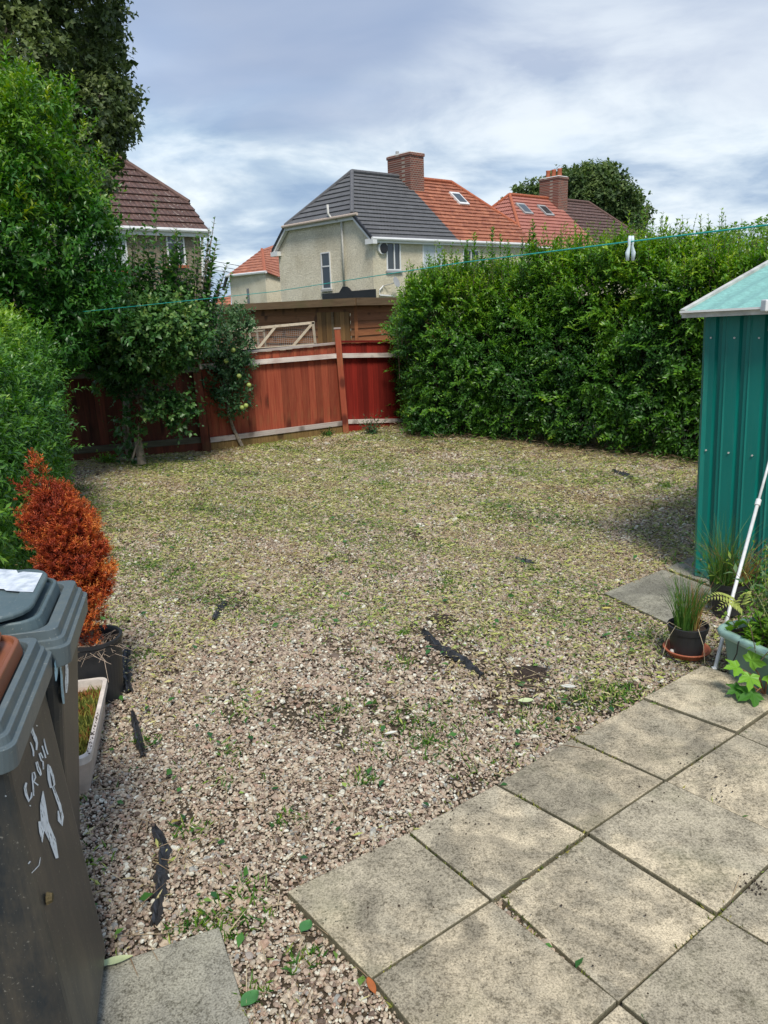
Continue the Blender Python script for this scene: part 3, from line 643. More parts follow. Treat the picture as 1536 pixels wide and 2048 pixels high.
flatleaf(1137, 1375, .075, .035, -.2, m_wl, 'whitish withered leaf lying on gravel right of the pale leaf')
flatleaf(743, 1975, .06, .022, -1.2, m_ol, 'rusty orange leaf wedged at the patio front corner')
flatleaf(782, 1468, .06, .02, .3, m_wl, 'curled white leaf on gravel left of the patio')
flatleaf(1213, 1218, .06, .028, .1, m_yl, 'yellow leaf on gravel by the smooth grey slab')
flatleaf(612, 1855, .05, .04, 1.1, m_gl, 'blue green leaf leaning on the patio left edge')
flatleaf(500, 2000, .06, .045, .9, m_gl, 'green leaf on gravel beside the lone grey slab')
flatleaf(230, 1925, .10, .03, .3, m_pl, 'long yellow green blade across the lone grey slab corner')

# ================================================================== HOUSES
Rv = np.array([.755, .656, 0]); Lv = np.array([-.656, .755, 0]); Zv = np.array([0, 0, 1.])
ZE, ZR, ZH = 4.78, 8.18, 5.9; HD = 3.95; TH = (ZH - ZE) / (ZR - ZE) * HD
def roof_face(parent, pt, rows, mat, name='tile_course', thick=.075):
    """pt(f) -> left, right points at fraction f of the slope; every course is one stepped strip"""
    n_ = None
    for k in range(rows):
        f0, f1 = k / rows, min(1, (k + 1.18) / rows)
        l0, r0 = pt(f0); l1, r1 = pt(f1)
        nn = np.cross(r0 - l0, (l1 - l0) if np.linalg.norm(l1 - l0) > .01 else (r1 - r0)); nn /= np.linalg.norm(nn); 
        if nn[2] < 0: nn = -nn
        up = nn * thick; lo_ = nn * .008
        P8 = [l0, r0, r1, l1, l0 + up, r0 + up, r1 + lo_, l1 + lo_]
        P8 = [np.array(p) for p in P8]
        if np.linalg.norm(r1 - l1) < .06: P8[2] = P8[2] + (r0 - l0) / np.linalg.norm(r0 - l0) * .03
        org = P8[0]
        m = bpy.data.meshes.new(name); m.from_pydata([tuple(p - org) for p in P8], [], [(4, 5, 6, 7), (0, 1, 5, 4), (1, 2, 6, 5), (3, 0, 4, 7)])
        dr = unit(r0 - l0); ds = unit(np.cross(nn, dr)); uv = m.uv_layers.new(name='UVMap'); base = pt(0)[0]
        for lp in m.loops:
            p = P8[lp.vertex_index] - base; uv.data[lp.index].uv = (float(p @ dr), float(p @ ds))
        m.materials.append(mat); o = bpy.data.objects.new(name, m); COL.objects.link(o); place(o, parent, org)
def hsemi(parent, A, s0, s1, sp, mats, ridges, hipL=True, hipR=True, hd=2.3, rows=16, back=True):
    """pair of half-hipped houses along Rv; sp = list of (s_start, s_end, tile material)"""
    def P(s, t, z): return A + Rv * s + Lv * t + Zv * (z - A[2])
    fr = parent
    def fline(f, left):     # verge then hip line as a function of slope fraction, on the front plane
        z = ZE + f * (ZR - ZE); t = f * HD
        if left: s = s0 if z <= ZH or not hipL else s0 + (z - ZH) / (ZR - ZH) * hd
        else: s = s1 if z <= ZH or not hipR else s1 - (z - ZH) / (ZR - ZH) * hd
        return s, t, z
    for (a, b2, mt) in sp:
        def pt(f, a=a, b2=b2):
            sl, t, z = fline(f, True); sr_, _, _ = fline(f, False)
            return P(max(sl, a), t, z), P(max(min(sr_, b2), max(sl, a) + .02), t, z)
        roof_face(fr, pt, rows, mt)
    mt0 = sp[0][2]; mt1 = sp[-1][2]
    # back slope as plain covering
    bk_ = MB().prism([P(s0, 2 * HD, ZE), P(s1, 2 * HD, ZE), P(s1, 2 * HD - TH, ZH), P(s1 - (hd if hipR else 0), HD, ZR), P(s0 + (hd if hipL else 0), HD, ZR), P(s0, 2 * HD - TH, ZH)], Lv * .05 * 0 - Zv * .06)
    bk_.build('back_slope', mt0, fr)
    if hipL:
        roof_face(fr, lambda f: (P(s0 + f * hd, 2 * HD - TH - f * (HD - TH), ZH + f * (ZR - ZH)), P(s0 + f * hd, TH + f * (HD - TH), ZH + f * (ZR - ZH))), 9, mt0)
    if hipR:
        roof_face(fr, lambda f: (P(s1 - f * hd, TH + f * (HD - TH), ZH + f * (ZR - ZH)), P(s1 - f * hd, 2 * HD - TH - f * (HD - TH), ZH + f * (ZR - ZH))), 9, mt1)
    up = Zv * .08
    for i, (s_, hip, rm) in enumerate(((s0, hipL, ridges[0]), (s1, hipR, ridges[-1]))):
        if not hip: continue
        sg = 1 if i == 0 else -1
        for tt in (TH, 2 * HD - TH):
            MB().tube([P(s_, tt, ZH) + up * .4, P(s_ + sg * hd, HD, ZR) + up], .10, 8).build('hip_tiles', rm, fr)
    for (a, b2, _), rm in zip(sp, ridges):
        a_ = max(a, s0 + (hd if hipL else 0)); b_ = min(b2, s1 - (hd if hipR else 0))
        if b_ > a_: MB().tube([P(a_, HD, ZR) + up, P(b_, HD, ZR) + up], .10, 8).build('ridge_tiles', rm, fr)
    return P
def window(parent, O, du, wv, hv, nrm, split=(.5,), transom=None, mat=m_white, sill=True, glass=None, fw=.06):
    O = np.array(O); f = MB(); n3 = np.array(nrm) * .05
    def bar(u0, u1, z0, z1): f.prism([O + du * u0 + Zv * z0, O + du * u1 + Zv * z0, O + du * u1 + Zv * z1, O + du * u0 + Zv * z1], n3)
    bar(0, wv, 0, fw); bar(0, wv, hv - fw, hv); bar(0, fw, fw, hv - fw); bar(wv - fw, wv, fw, hv - fw)
    for s_ in split: bar(wv * s_ - fw / 2, wv * s_ + fw / 2, fw, hv - fw)
    if transom: bar(fw, wv - fw, hv * transom - fw / 2, hv * transom + fw / 2)
    fo = f.build('window', mat, parent)
    e = fw * .7; g_ = MB().prism([O + du * e + Zv * e, O + du * (wv - e) + Zv * e, O + du * (wv - e) + Zv * (hv - e), O + du * e + Zv * (hv - e)], np.array(nrm) * .012); g_.build('pane', glass or m_glass, fo)
    if sill: MB().prism([O - du * .06 - Zv * .10, O + du * (wv + .06) - Zv * .10, O + du * (wv + .06) - Zv * .01, O - du * .06 - Zv * .01], np.array(nrm) * .10).build('sill', m_grey if sill == 1 else sill, fo)

# --- main semi-detached pair (grey half + orange half)
A = np.array([-.11, 36.0, ZE]); nF = -Lv; nG = -Rv
hs = thing('semi_detached_house', (A[0], A[1], 0), 'cream semi-detached house, one half grey tiled and the other orange tiled', 'house')
S1 = 11.6; SP = 5.6
Pm = hsemi(hs, A, 0, S1, [(0, SP, m_tgrey), (SP, S1, m_torange)], None, [m_ridge_g, m_ridge_o], rows=17)
ins = .22
def wallpoly(P, s, t0, t1): return [P(s, t0, 0), P(s, t1, 0), P(s, t1, ZE), P(s, t1 - TH + .15, ZH - .12), P(s, t0 + TH - .15, ZH - .12), P(s, t0, ZE)]
MB().prism(wallpoly(Pm, ins, ins, 2 * HD - ins), Rv * .25).build('gable_wall', m_dash, hs)
MB().prism([Pm(ins + .01, ins - .004, 0), Pm(S1 - ins, ins - .004, 0), Pm(S1 - ins, ins - .004, ZE), Pm(ins + .01, ins - .004, ZE)], Lv * .25).build('front_wall', m_cream, hs)
MB().prism(wallpoly(Pm, S1 - ins, ins + .3, 2 * HD - ins), -Rv * .25).build('end_wall', m_dash, hs)
MB().prism([Pm(ins + .3, 2 * HD - ins, 0), Pm(S1 - ins, 2 * HD - ins, 0), Pm(S1 - ins, 2 * HD - ins, ZE), Pm(ins + .3, 2 * HD - ins, ZE)], -Lv * .2).build('back_wall', m_dash, hs)
# gutters and bargeboards
MB().tube([Pm(-.02, -.06, ZE - .02), Pm(S1, -.06, ZE - .02)], .075, 8).build('front_gutter', m_white, hs)
MB().prism([Pm(0, .0, ZE - .18), Pm(S1, .0, ZE - .18), Pm(S1, .0, ZE - .02), Pm(0, .0, ZE - .02)], Lv * .2).build('soffit_board', m_white, hs)
MB().tube([Pm(-.08, TH - .45, ZH - .03), Pm(-.08, 2 * HD - TH + .15, ZH - .03)], .07, 8).build('hip_gutter', m_cream_pot, hs)
MB().prism([Pm(0.02, TH - .1, ZH - .22), Pm(0.02, 2 * HD - TH + .1, ZH - .22), Pm(.02, 2 * HD - TH + .1, ZH - .05), Pm(.02, TH - .1, ZH - .05)], Rv * .18).build('hip_soffit', m_white, hs)
for t0, t1, z0, z1 in ((0, TH, ZE, ZH), (2 * HD, 2 * HD - TH, ZE, ZH)):
    MB().prism([Pm(-.01, t0, z0 - .20), Pm(-.01, t1, z1 - .20), Pm(-.01, t1, z1 - .02), Pm(-.01, t0, z0 - .02)], Rv * .2).build('bargeboard', m_white, hs)
    MB().prism([Pm(-.05, t0, z0 - .05), Pm(-.05, t1, z1 - .05), Pm(-.05, t1, z1 + .09), Pm(-.05, t0, z0 + .09)], Rv * .1).build('verge_strip', m_black, hs)
MB().prism([Pm(-.04, -.12, ZE - .24), Pm(-.04, .42, ZE - .24), Pm(-.04, .42, ZE - .02), Pm(-.04, -.12, ZE - .02)], Rv * .25).build('boxed_eave', m_white, hs)
MB().prism([Pm(-.04, 2 * HD - .5, ZE - .24), Pm(-.04, 2 * HD + .12, ZE - .24), Pm(-.04, 2 * HD + .12, ZE - .02), Pm(-.04, 2 * HD - .5, ZE - .02)], Rv * .25).build('boxed_eave', m_white, hs)
# soil vent pipe
def gp_(px, py): return onplane(px, py, Pm(ins, 0, 0), Pm(ins, 5, 0))
def fp_(px, py): return onplane(px, py, Pm(0, ins, 0), Pm(5, ins, 0))
pz = gp_(684, 445); pb = gp_(692, 572); ptop = gp_(668, 432) + nG * .35
MB().tube([pb + nG * .1, np.array([pb[0], pb[1], pz[2]]) + nG * .1, gp_(672, 436) + nG * .3, gp_(668, 428) + nG * .35, gp_(667, 410) + nG * .35], .055, 8).build('vent_pipe', m_trim, hs, smooth=True)
a = gp_(646, 579); wdt = np.linalg.norm(gp_(664, 575)[:2] - a[:2])
window(hs, a, -unit(Lv), wdt, gp_(646, 505)[2] - a[2], nG, (), .62)
a = fp_(773, 541); b2 = fp_(801, 541); window(hs, a, Rv, np.linalg.norm(b2[:2] - a[:2]), fp_(773, 482)[2] - a[2], nF, (.55,))
a = fp_(845, 543); b2 = fp_(886, 543); window(hs, a, Rv, np.linalg.norm(b2[:2] - a[:2]), fp_(845, 486)[2] - a[2], nF, (.62,), None, glass=m_net)
a = fp_(925, 552); window(hs, a, Rv, 1.2, 1.25, nF, (.5,))
# round wall vent, satellite dish
o_ = fp_(762, 497); MB().tube([o_, o_ + nF * .12], .26, 16).build('round_plaque', m_white, hs, smooth=False)
MB().tube([o_ + nF * .10 + Rv * .06, o_ + nF * .16 + Rv * .06], .22, 16).build('plaque_face', m_black, hs)
dc = fp_(778, 566) + nF * .45
dish = MB().tube([dc, dc + unit(np.array([.75, -.5, .3])) * .06], [.05, .25], 18).build('satellite_dish', m_grey, hs)
MB().tube([dc, fp_(766, 572)], .02, 6).build('bracket', m_grey, dish)
# black-painted lean-to flashing at the gable foot
p0 = gp_(646, 588); p1 = gp_(752, 578); 
MB().prism([p0 - Zv * .7, p1 - Zv * .7, p1 + Zv * .0, gp_(704, 582), gp_(699, 576), gp_(695, 573), gp_(687, 573), gp_(680, 585), p0], nG * .06).build('black_flashing', m_black, hs)
MB().beam(fp_(758, 590) + nF * .06, fp_(785, 592) + nF * .06, .06, .06).build('waste_pipe', m_white, hs); MB().tube([fp_(757, 590) + nF * .08, fp_(757, 580) + nF * .08, fp_(764, 572) + nF * .08], .03, 6).build('waste_pipe', m_white, hs)
# chimney
def chimney(parent, c, w1, w2, z0, z1, pots=0, potmat=m_terra, cap=True, mat=m_brick):
    c = np.array([c[0], c[1], 0.]); r_ = [(-w1, -w2), (w1, -w2), (w1, w2), (-w1, w2)]
    def ring(k, z): return [c + Rv * a * k + Lv * b_ * k + Zv * z for a, b_ in r_]
    ch_ = MB(); ch_.hexa(ring(1, z0) + ring(1, z1)); ch_.hexa(ring(1.06, z1 + .002) + ring(1.06, z1 + .14)); o = ch_.build('chimney', mat, parent)
    MB().hexa(ring(1.02, z1 + .143) + ring(.95, z1 + .2)).build('mortar_cap', m_trim, o)
    for k in range(pots):
        q_ = c + Rv * 0 + Lv * ((k - (pots - 1) / 2) * w2 * 2 / pots) * .9; MB().lathe([(.16, z1 + .15), (.14, z1 + .6), (.17, z1 + .66), (.12, z1 + .66), (.1, z1 + .3)], 12, (q_[0], q_[1], 0)).build('chimney_pot', potmat, o, smooth=True)
    return o
cc = Pm(5.85, HD - .05, ZR)
ch = chimney(hs, cc, .48, .85, ZR - 1.3, ZR + .95)
MB().tube([cc + Lv * .6 + Zv * 1.1 * 0 + np.array([0, 0, 1.1]), cc + Lv * .6 + np.array([0, 0, 1.38])], .09, 8).build('flue', m_grey, ch)
MB().tube([cc + Rv * .6 - Lv * .3 + Zv * .1, cc + Rv * .6 - Lv * .3 + Zv * .95], .02, 5).build('aerial_mast', m_black, ch)
for zz in (.5, .7): MB().tube([cc + Rv * .6 - Lv * .55 + Zv * zz, cc + Rv * .6 - Lv * .05 + Zv * zz], .015, 5).build('aerial_rung', m_black, ch)
def rooflight(parent, P, s, f, wv, hf, mat=m_grey):
    def Q(ss, ff): return P(ss, ff * HD, ZE + ff * (ZR - ZE))
    nn = unit(np.cross(Rv, Lv * HD + Zv * (ZR - ZE)))
    o = MB().prism([Q(s, f), Q(s + wv, f), Q(s + wv, f + hf), Q(s, f + hf)], nn * .14).build('rooflight', mat, parent)
    e = .1; MB().prism([Q(s + e, f + .03), Q(s + wv - e, f + .03), Q(s + wv - e, f + hf - .03), Q(s + e, f + hf - .03)], nn * .155).build('pane', m_glass, o)
rooflight(hs, Pm, 8.2, .60, .75, .20, m_white)

# --- second pair, beyond the hedge (salmon half + brown half)
A2 = np.array([9.3, 46.3, ZE])
h2 = thing('semi_detached_house', (A2[0], A2[1], 0), 'house pair with salmon and brown roofs behind the right hedge', 'house')
P2 = hsemi(h2, A2, 0, 13.0, [(0, 6.6, m_tpink), (6.6, 13.0, m_tbrown)], None, [m_ridge_o, m_ridge_b], rows=15, hipL=True)
MB().prism([P2(.2, .2, 0), P2(12.8, .2, 0), P2(12.8, .2, ZE - .01), P2(.2, .2, ZE - .01)], Lv * 7.4).build('walls', m_cream, h2)
MB().tube([P2(0, -.06, ZE), P2(13.0, -.06, ZE)], .08, 6).build('gutter', m_white, h2)
chimney(h2, P2(6.6, HD - .1, ZR), .5, .75, ZR - 1.2, ZR + 1.15, 3)
rooflight(h2, P2, 1.9, .62, .8, .2); rooflight(h2, P2, 4.0, .62, .8, .2)

# --- brown roofed house on the left
AL = np.array([-6.17, 30.51, ZE]) - Rv * 11.4
h3 = thing('semi_detached_house', (AL[0], AL[1], 0), 'pebbledashed house with mossy brown tiled roof behind the left shrubs', 'house')
P3 = hsemi(h3, AL, 0, 11.4, [(0, 11.4, m_tbrown)], None, [m_ridge_b], rows=13)
MB().prism([P3(.2, .25, 0), P3(11.15, .25, 0), P3(11.15, .25, ZE - .01), P3(.2, .25, ZE - .01)], Lv * .3).build('front_wall', m_dash2, h3)
MB().prism(wallpoly(P3, 11.15, .26, 2 * HD - ins), -Rv * .25).build('end_wall', m_dash2, h3)
MB().tube([P3(-.1, -.06, ZE - .02), P3(11.45, -.06, ZE - .02)], .08, 8).build('gutter', m_white, h3)
MB().prism([P3(0, .0, ZE - .22), P3(11.4, .0, ZE - .22), P3(11.4, .0, ZE - .05), P3(0, .0, ZE - .05)], Lv * .2).build('soffit_board', m_white, h3)
def f3(px, py): return onplane(px, py, P3(0, .25, 0), P3(5, .25, 0))
a = f3(336, 530); b2 = f3(372, 530); window(h3, a, Rv, np.linalg.norm(b2[:2] - a[:2]), f3(336, 470)[2] - a[2], nF, (.62,), .75, sill=m_terra)
a = f3(182, 540); b2 = f3(258, 540); window(h3, a, Rv, np.linalg.norm(b2[:2] - a[:2]), f3(200, 462)[2] - a[2], nF, (.33, .66), None, sill=m_terra, glass=m_net)
a = f3(400, 468); bq = f3(404, 590); MB().tube([a + nF * .15, np.array([bq[0], bq[1], bq[2]]) + nF * .1], .05, 8).build('downpipe', m_white, h3)

# --- small far house with orange hip roof
AF = atY(459, 553, 56)
h4 = thing('house', (AF[0], AF[1], 0), 'distant cream house with hipped orange roof left of the big gable', 'house')
e1 = atY(459, 553, 56); e2 = G(530, 545, e1[2]); e3 = G(562, 582, e1[2] - 1.3); zE_ = e1[2]
ap = atY(524, 499, 60); ap2 = atY(575, 480, 66)
MB().prism([np.array([e1[0], e1[1], 0]), np.array([e2[0], e2[1], 0]), e2, e1], np.array([.3, 3, 0])).build('front_wall', m_cream, h4)
sd = np.array([e2[0] + 3.6, e2[1] + 2.6, 0]); MB().prism([np.array([e2[0], e2[1], 0]), sd, sd + Zv * (zE_ - 1.4), e2], np.array([-.2, 1, 0])).build('side_wall', m_cream, h4)
def rf(a, b_, c, d, rows): roof_face(h4, lambda f: (a + (d - a) * f, b_ + (c - b_) * f), rows, m_torange, thick=.05)
rf(e1 + np.array([-.2, -.2, 0]), e2 + np.array([.1, -.2, 0]), ap + np.array([.1, 0, 0]), ap, 9)
e4 = sd + Zv * (zE_ - 1.5); rf(e2 + np.array([.1, -.2, 0]), e4, ap2, ap, 11)
MB().tube([e1 + np.array([-.2, -.25, .02]), e2 + np.array([.1, -.25, .02])], .09, 6).build('gutter', m_white, h4)
MB().tube([e2, ap], .12, 6).build('hip_tiles', m_ridge_o, h4)
MB().tube([e1 + np.array([-.5, 0, -.9]), e1 + np.array([-.15, -.1, 0])], .12, 6).build('verge_strip', m_black, h4)
wp_ = onplane(495, 608, e1, e2); MB().prism([wp_, wp_ + unit(e2 - e1) * .3, wp_ + unit(e2 - e1) * .3 + Zv * 1.0, wp_ + Zv * 1.0], np.array([.03, -.08, 0])).build('window', m_glass, h4)
h5p = atY(440, 640, 70); h5 = thing('house', (h5p[0], h5p[1], 0), 'sliver of a lower orange roof left of the distant cream house', 'house')
q0, q1, q2, q3 = atY(425, 625, 70), atY(462, 640, 69), atY(462, 590, 73), atY(436, 597, 73)
roof_face(h5, lambda f: (q0 + (q3 - q0) * f, q1 + (q2 - q1) * f), 7, m_torange)
MB().prism([q0 * [1, 1, 0], q1 * [1, 1, 0], q1, q0], np.array([0, 2, 0])).build('wall', m_cream, h5)

# ================================================================== BROWN SHED, PEN
c0 = atY(710, 597, 14.2); Ls = unit((atY(455, 610, 16.6) - c0) * [1, 1, 0]); Rs = np.array([-Ls[1], Ls[0], 0]) * -1
if Rs[0] < 0: Rs = -Rs
sh = thing('wooden_shed', (c0[0], c0[1], 0), 'long brown clapboard shed with flat felted roof behind the red fence', 'shed')
ZT = c0[2] - .12; c0z = np.array([c0[0], c0[1], 0]); LL, RL = 4.2, 2.8
nb = round(ZT / .135); bh = ZT / nb
def boards(O, d, ln, nrm, mat, skip=None):
    proto = None
    for k in range(nb):
        z = k * bh
        segs = [(0, ln)]
        if skip and skip[2] < z < skip[3]: segs = [(0, skip[0]), (skip[1], ln)]
        for a_, b_ in segs:
            if b_ - a_ < .02: continue
            MB().prism([O + d * a_ + Zv * z, O + d * a_ + Zv * z + nrm * .03, O + d * a_ + Zv * (z + bh + .006) + nrm * .008, O + d * a_ + Zv * (z + bh + .006)], d * (b_ - a_)).build('board', mat, sh, origin=O + d * a_ + Zv * z)
nL = -Rs; nR = -Ls
boards(c0z, Ls, LL, nL, m_sheddk, (.12, .95, -1, ZT - .16))
boards(c0z, Rs, RL, nR, m_shedw)
for k in range(7):
    O = c0z + Ls * (.13 + k * .118) + nL * .01; MB().prism([O, O + Ls * .112, O + Ls * .112 + Zv * (ZT - .10), O + Zv * (ZT - .10)], nL * .03).build('door_board', m_door, sh, origin=O)
MB().prism([c0z + Ls * .50 + nL * .042 , c0z + Ls * .56 + nL * .042, c0z + Ls * .56 + nL * .042 + Zv * (ZT - .10), c0z + Ls * .50 + nL * .042 + Zv * (ZT - .10)], nL * .02).build('door_strip', m_fascia, sh)
for O, d in ((c0z, Zv),): MB().beam(O + (nL + nR) * .02, O + (nL + nR) * .02 + Zv * ZT, .06, .06).build('corner_post', m_shedw, sh)
MB().prism([c0z + (nL + nR) * .18 + Zv * (ZT + .01), c0z + Ls * (LL + .1) + nL * .18 + Zv * (ZT + .01), c0z + Ls * LL + Rs * RL + Zv * (ZT + .11), c0z + Rs * (RL + .1) + nR * .18 + Zv * (ZT - .02)], Zv * .05).build('felt_roof', m_felt, sh)
MB().prism([c0z + (nL + nR) * .20 + Zv * (ZT + .0), c0z + Ls * (LL + .1) + nL * .20 + Zv * (ZT - .02), c0z + Ls * (LL + .1) + nL * .20 + Zv * (ZT + .11), c0z + (nL + nR) * .20 + Zv * (ZT + .13)], nL * .03).build('fascia_board', m_fascia, sh)
MB().prism([c0z + (nL + nR) * .20 + Zv * (ZT + .0), c0z + Rs * (RL + .1) + nR * .20 + Zv * (ZT - .03), c0z + Rs * (RL + .1) + nR * .20 + Zv * (ZT + .10), c0z + (nL + nR) * .20 + Zv * (ZT + .13)], nR * .03).build('fascia_board', m_fascia, sh)
# pen / cold frame of pale timber with wire mesh
YP = 12.9
pen = thing('wire_pen', (-1.6, YP, 0), 'pale timber pen frame with cross braces and wire mesh behind the red fence', 'pen')
def pp(x, y, Y=YP): return atY(x, y, Y)
pl, pr = pp(430, 662), pp(629, 644)
for a_, b_, wd in (((430, 664), (629, 645), .05), ((430, 704), (632, 689), .05), ((626, 644), (631, 690), .05), ((553, 651), (514, 700), .045), ((478, 668), (516, 700), .045), ((624, 648), (586, 692), .045), ((430, 664), (432, 704), .05)):
    MB().beam(pp(*a_), pp(*b_), .04, wd, (0, -1, 0)).build('frame_bar', m_trel, pen)
MB().beam(pp(430, 704) + [0, 0, -.03], pp(632, 690) + [0, 0, -.03], .05, .08).build('frame_rail', m_trel, pen)
for xx in (432, 630): MB().beam(pp(xx, 695), pp(xx, 695) * [1, 1, 0], .05, .05).build('leg', m_trel, pen)
wm = MB()
for k in range(52):
    f_ = k / 51; a_ = pp(432 + 196 * f_, 665 - 19 * f_); b_ = pp(434 + 197 * f_, 703 - 14 * f_); wm.beam(a_ + [0, .03, 0], b_ + [0, .03, 0], .002, .003)
for k in range(12):
    f_ = k / 11; a_ = pp(431, 664 + 39 * f_); b_ = pp(629, 646 + 43 * f_); wm.beam(a_ + [0, .03, 0], b_ + [0, .03, 0], .002, .003)
wm.build('wire_mesh', m_grey, pen, kind='stuff')
# second pen frame inside
p2 = thing('cold_frame', (-1.9, 13.5, 0), 'small white framed cage seen through the wire of the timber pen', 'cage')
for a_, b_ in (((498, 664), (530, 661)), ((499, 664), (503, 700)), ((528, 661), (532, 698)), ((514, 664), (518, 700))):
    MB().beam(pp(*a_, 13.5), pp(*b_, 13.5), .03, .03, (0, -1, 0)).build('frame_bar', m_trel, p2)
wf = thing('greenhouse_frame', (-4.2, 11.6, 0), 'white metal frame rails showing above the dark left fence', 'frame')
for a_, b_ in (((110, 666), (190, 661)), ((110, 674), (190, 670))): MB().beam(atY(*a_, 11.8), atY(*b_, 11.8), .03, .03).build('rail', m_white, wf)
for xx in (112, 188): MB().beam(atY(xx, 666, 11.8), atY(xx, 666, 11.8) * [1, 1, 0], .03, .03).build('leg', m_white, wf)

# ================================================================== FENCE
FP = [G(60, 928, -.03), G(413, 903, -.03), G(688, 867, -.03), np.array([1.25, 13.05, -.03])]
def bay(P0, P1, ztop0, ztop1, label, mat, bw, rails, capmat, lean=0, gboard=None, capw=.06):
    P0 = P0 * [1, 1, 0]; P1 = P1 * [1, 1, 0]; d = unit(P1 - P0); ln = np.linalg.norm(P1 - P0); nn = np.array([d[1], -d[0], 0])
    o = thing('garden_fence', tuple(P0), label, 'fence')
    k = int(ln / bw); ms = None
    unit_b = MB().prism([(0, 0, 0), (bw * 1.12, .006, 0), (bw * 1.12, .018, 0), (0, .020, 0)], (0, 0, 1)).mesh('board', mat)
    ang = math.atan2(d[1], d[0])
    for i in range(k):
        f_ = (i + .5) / k; zt = ztop0 + (ztop1 - ztop0) * f_
        b_ = bpy.data.objects.new('board', unit_b); COL.objects.link(b_); b_.parent = o; b_.rotation_euler = (0, 0, ang)
        pos = P0 + d * (i * ln / k); b_.location = Vector(pos - P0) + Vector((0, 0, -.03)); b_.scale = (ln / k / bw, random.uniform(.8, 1.3), zt - .01 + .03 + random.uniform(-.004, .004))
    for (z0, z1, hg, mt) in rails:
        MB().beam(P0 + nn * .035 + Zv * z0, P1 + nn * .035 + Zv * z1, .05, hg).build('rail', mt, o)
    MB().beam(P0 + Zv * (ztop0 + .012) + nn * .0, P1 + Zv * (ztop1 + .012), capw, .03).build('capping', capmat, o)
    if gboard: MB().beam(P0 + nn * .03 + Zv * .05, P1 + nn * .03 + Zv * .05, .025, .14).build('gravel_board', gboard, o)
    return o
def z_at(px, py, i, j): return onplane(px, py, FP[i], FP[j])[2]
def zends(i, pa, pb):   # rail line through two photo points, evaluated at both bay ends
    A_, B_ = onplane(*pa, FP[i], FP[i + 1]), onplane(*pb, FP[i], FP[i + 1]); d = unit((FP[i + 1] - FP[i])[:2]); sa = (A_[:2] - FP[i][:2]) @ d; sb = (B_[:2] - FP[i][:2]) @ d
    ln = np.linalg.norm((FP[i + 1] - FP[i])[:2]); k = (B_[2] - A_[2]) / (sb - sa); return A_[2] - k * sa, A_[2] + k * (ln - sa)
c1 = zends(0, (150, 726), (240, 722)); r1 = zends(0, (155, 752), (245, 747)); r2 = zends(0, (160, 900), (385, 880))
bay(FP[0], FP[1], c1[0], c1[1], 'dark weathered red-brown fence bay behind the quince bush', m_dkred, .11, [(r1[0], r1[1], .06, m_raild), (r2[0], r2[1], .08, m_raild)], m_raild, gboard=m_dkred, capw=.10)
c1 = zends(1, (490, 706), (662, 689)); r1 = zends(1, (500, 725), (664, 712)); r2 = zends(1, (445, 876), (680, 846))
bay(FP[1], FP[2], c1[0], c1[1], 'knotty red-stained fence bay left of the tall red post', m_red, .105, [(r1[0], r1[1], .065, m_rail), (r2[0], r2[1], .065, m_rail)], m_rail, gboard=m_grav_board)
c1 = zends(2, (682, 685), (775, 684)); r1 = zends(2, (684, 711), (770, 710)); r2 = zends(2, (690, 843), (800, 840))
bay(FP[2], FP[3], c1[0], c1[1], 'deep red fence bay between the tall post and the hedge', m_redd, .10, [(r1[0], r1[1], .065, m_rail), (r2[0], r2[1], .06, m_rail)], m_redd, gboard=m_redd)
pt_ = onplane(671, 658, FP[1], FP[2]); pbm = FP[2] * [1, 1, 0]
o = MB().beam(pbm + np.array([.04, -.07, -.05]), np.array([pbm[0] - .02, pbm[1] - .07, pt_[2]]), .085, .085, (0, -1, 0)).build('fence_post', m_red, None, origin=tuple(pbm)); tag(o, 'tall square red post rising above the middle of the fence', 'post')
c_ = MB().box(-.05, .05, -.05, .05, 0, .02).build('post_cap', m_rail, None, origin=(0, 0, 0)); c_.parent = o; c_.location = (-.02, -.07, pt_[2])
pb1 = FP[1] * [1, 1, 0]; pt1 = onplane(398, 762, FP[0], FP[1])
o = MB().beam(pb1 + np.array([.03, -.08, -.05]), np.array([pb1[0] - .0, pb1[1] - .08, pt1[2] + .12]), .10, .10, (0, -1, 0)).build('fence_post', m_dkred, None, origin=tuple(pb1)); tag(o, 'dark brown fence post between quince bush and apple tree', 'post')

# ================================================================== VEGETATION
# --- right hedge
HB = [np.array([.42, 12.1]), np.array([.88, 10.95]), np.array([2.22, 10.0]), np.array([3.54, 8.55]), np.array([5.6, 6.1])]
TH_ = .70
def hedge_sdf(P):
    best = np.full(len(P), 1e9); hh = np.full(len(P), 2.2)
    for a_, b_, h0, h1 in ((HB[0] + [.55, .5], HB[1] + [.35, .5], 1.6, 2.1), (HB[1] + [.35, .5], HB[2] + [.35, .55], 2.1, 2.32), (HB[2] + [.35, .55], HB[3] + [.45, .5], 2.32, 2.10), (HB[3] + [.45, .5], HB[4] + [.5, .45], 2.10, 2.02)):
        d = b_ - a_; t = np.clip(((P[:, :2] - a_) @ d) / (d @ d), 0, 1); q = a_ + t[:, None] * d; r_ = np.linalg.norm(P[:, :2] - q, axis=1)
        sel = r_ < best; best = np.where(sel, r_, best); hh = np.where(sel, h0 + (h1 - h0) * t, hh)
    z = P[:, 2]; rr = TH_ + .15 * snoise(P * np.array([1, 1, 1.5]), 1.9, 31) + .08 * snoise(P, 5, 32) - .05 * np.clip((.3 - z) / .3, 0, 1) - .10 * np.clip((z - 1.8) / .8, 0, 1)
    hh = hh + .13 * snoise(P[:, :2], 2.6, 33)
    dx = best - rr; dz = z - hh + .0
    return np.maximum(dx, dz) + .0
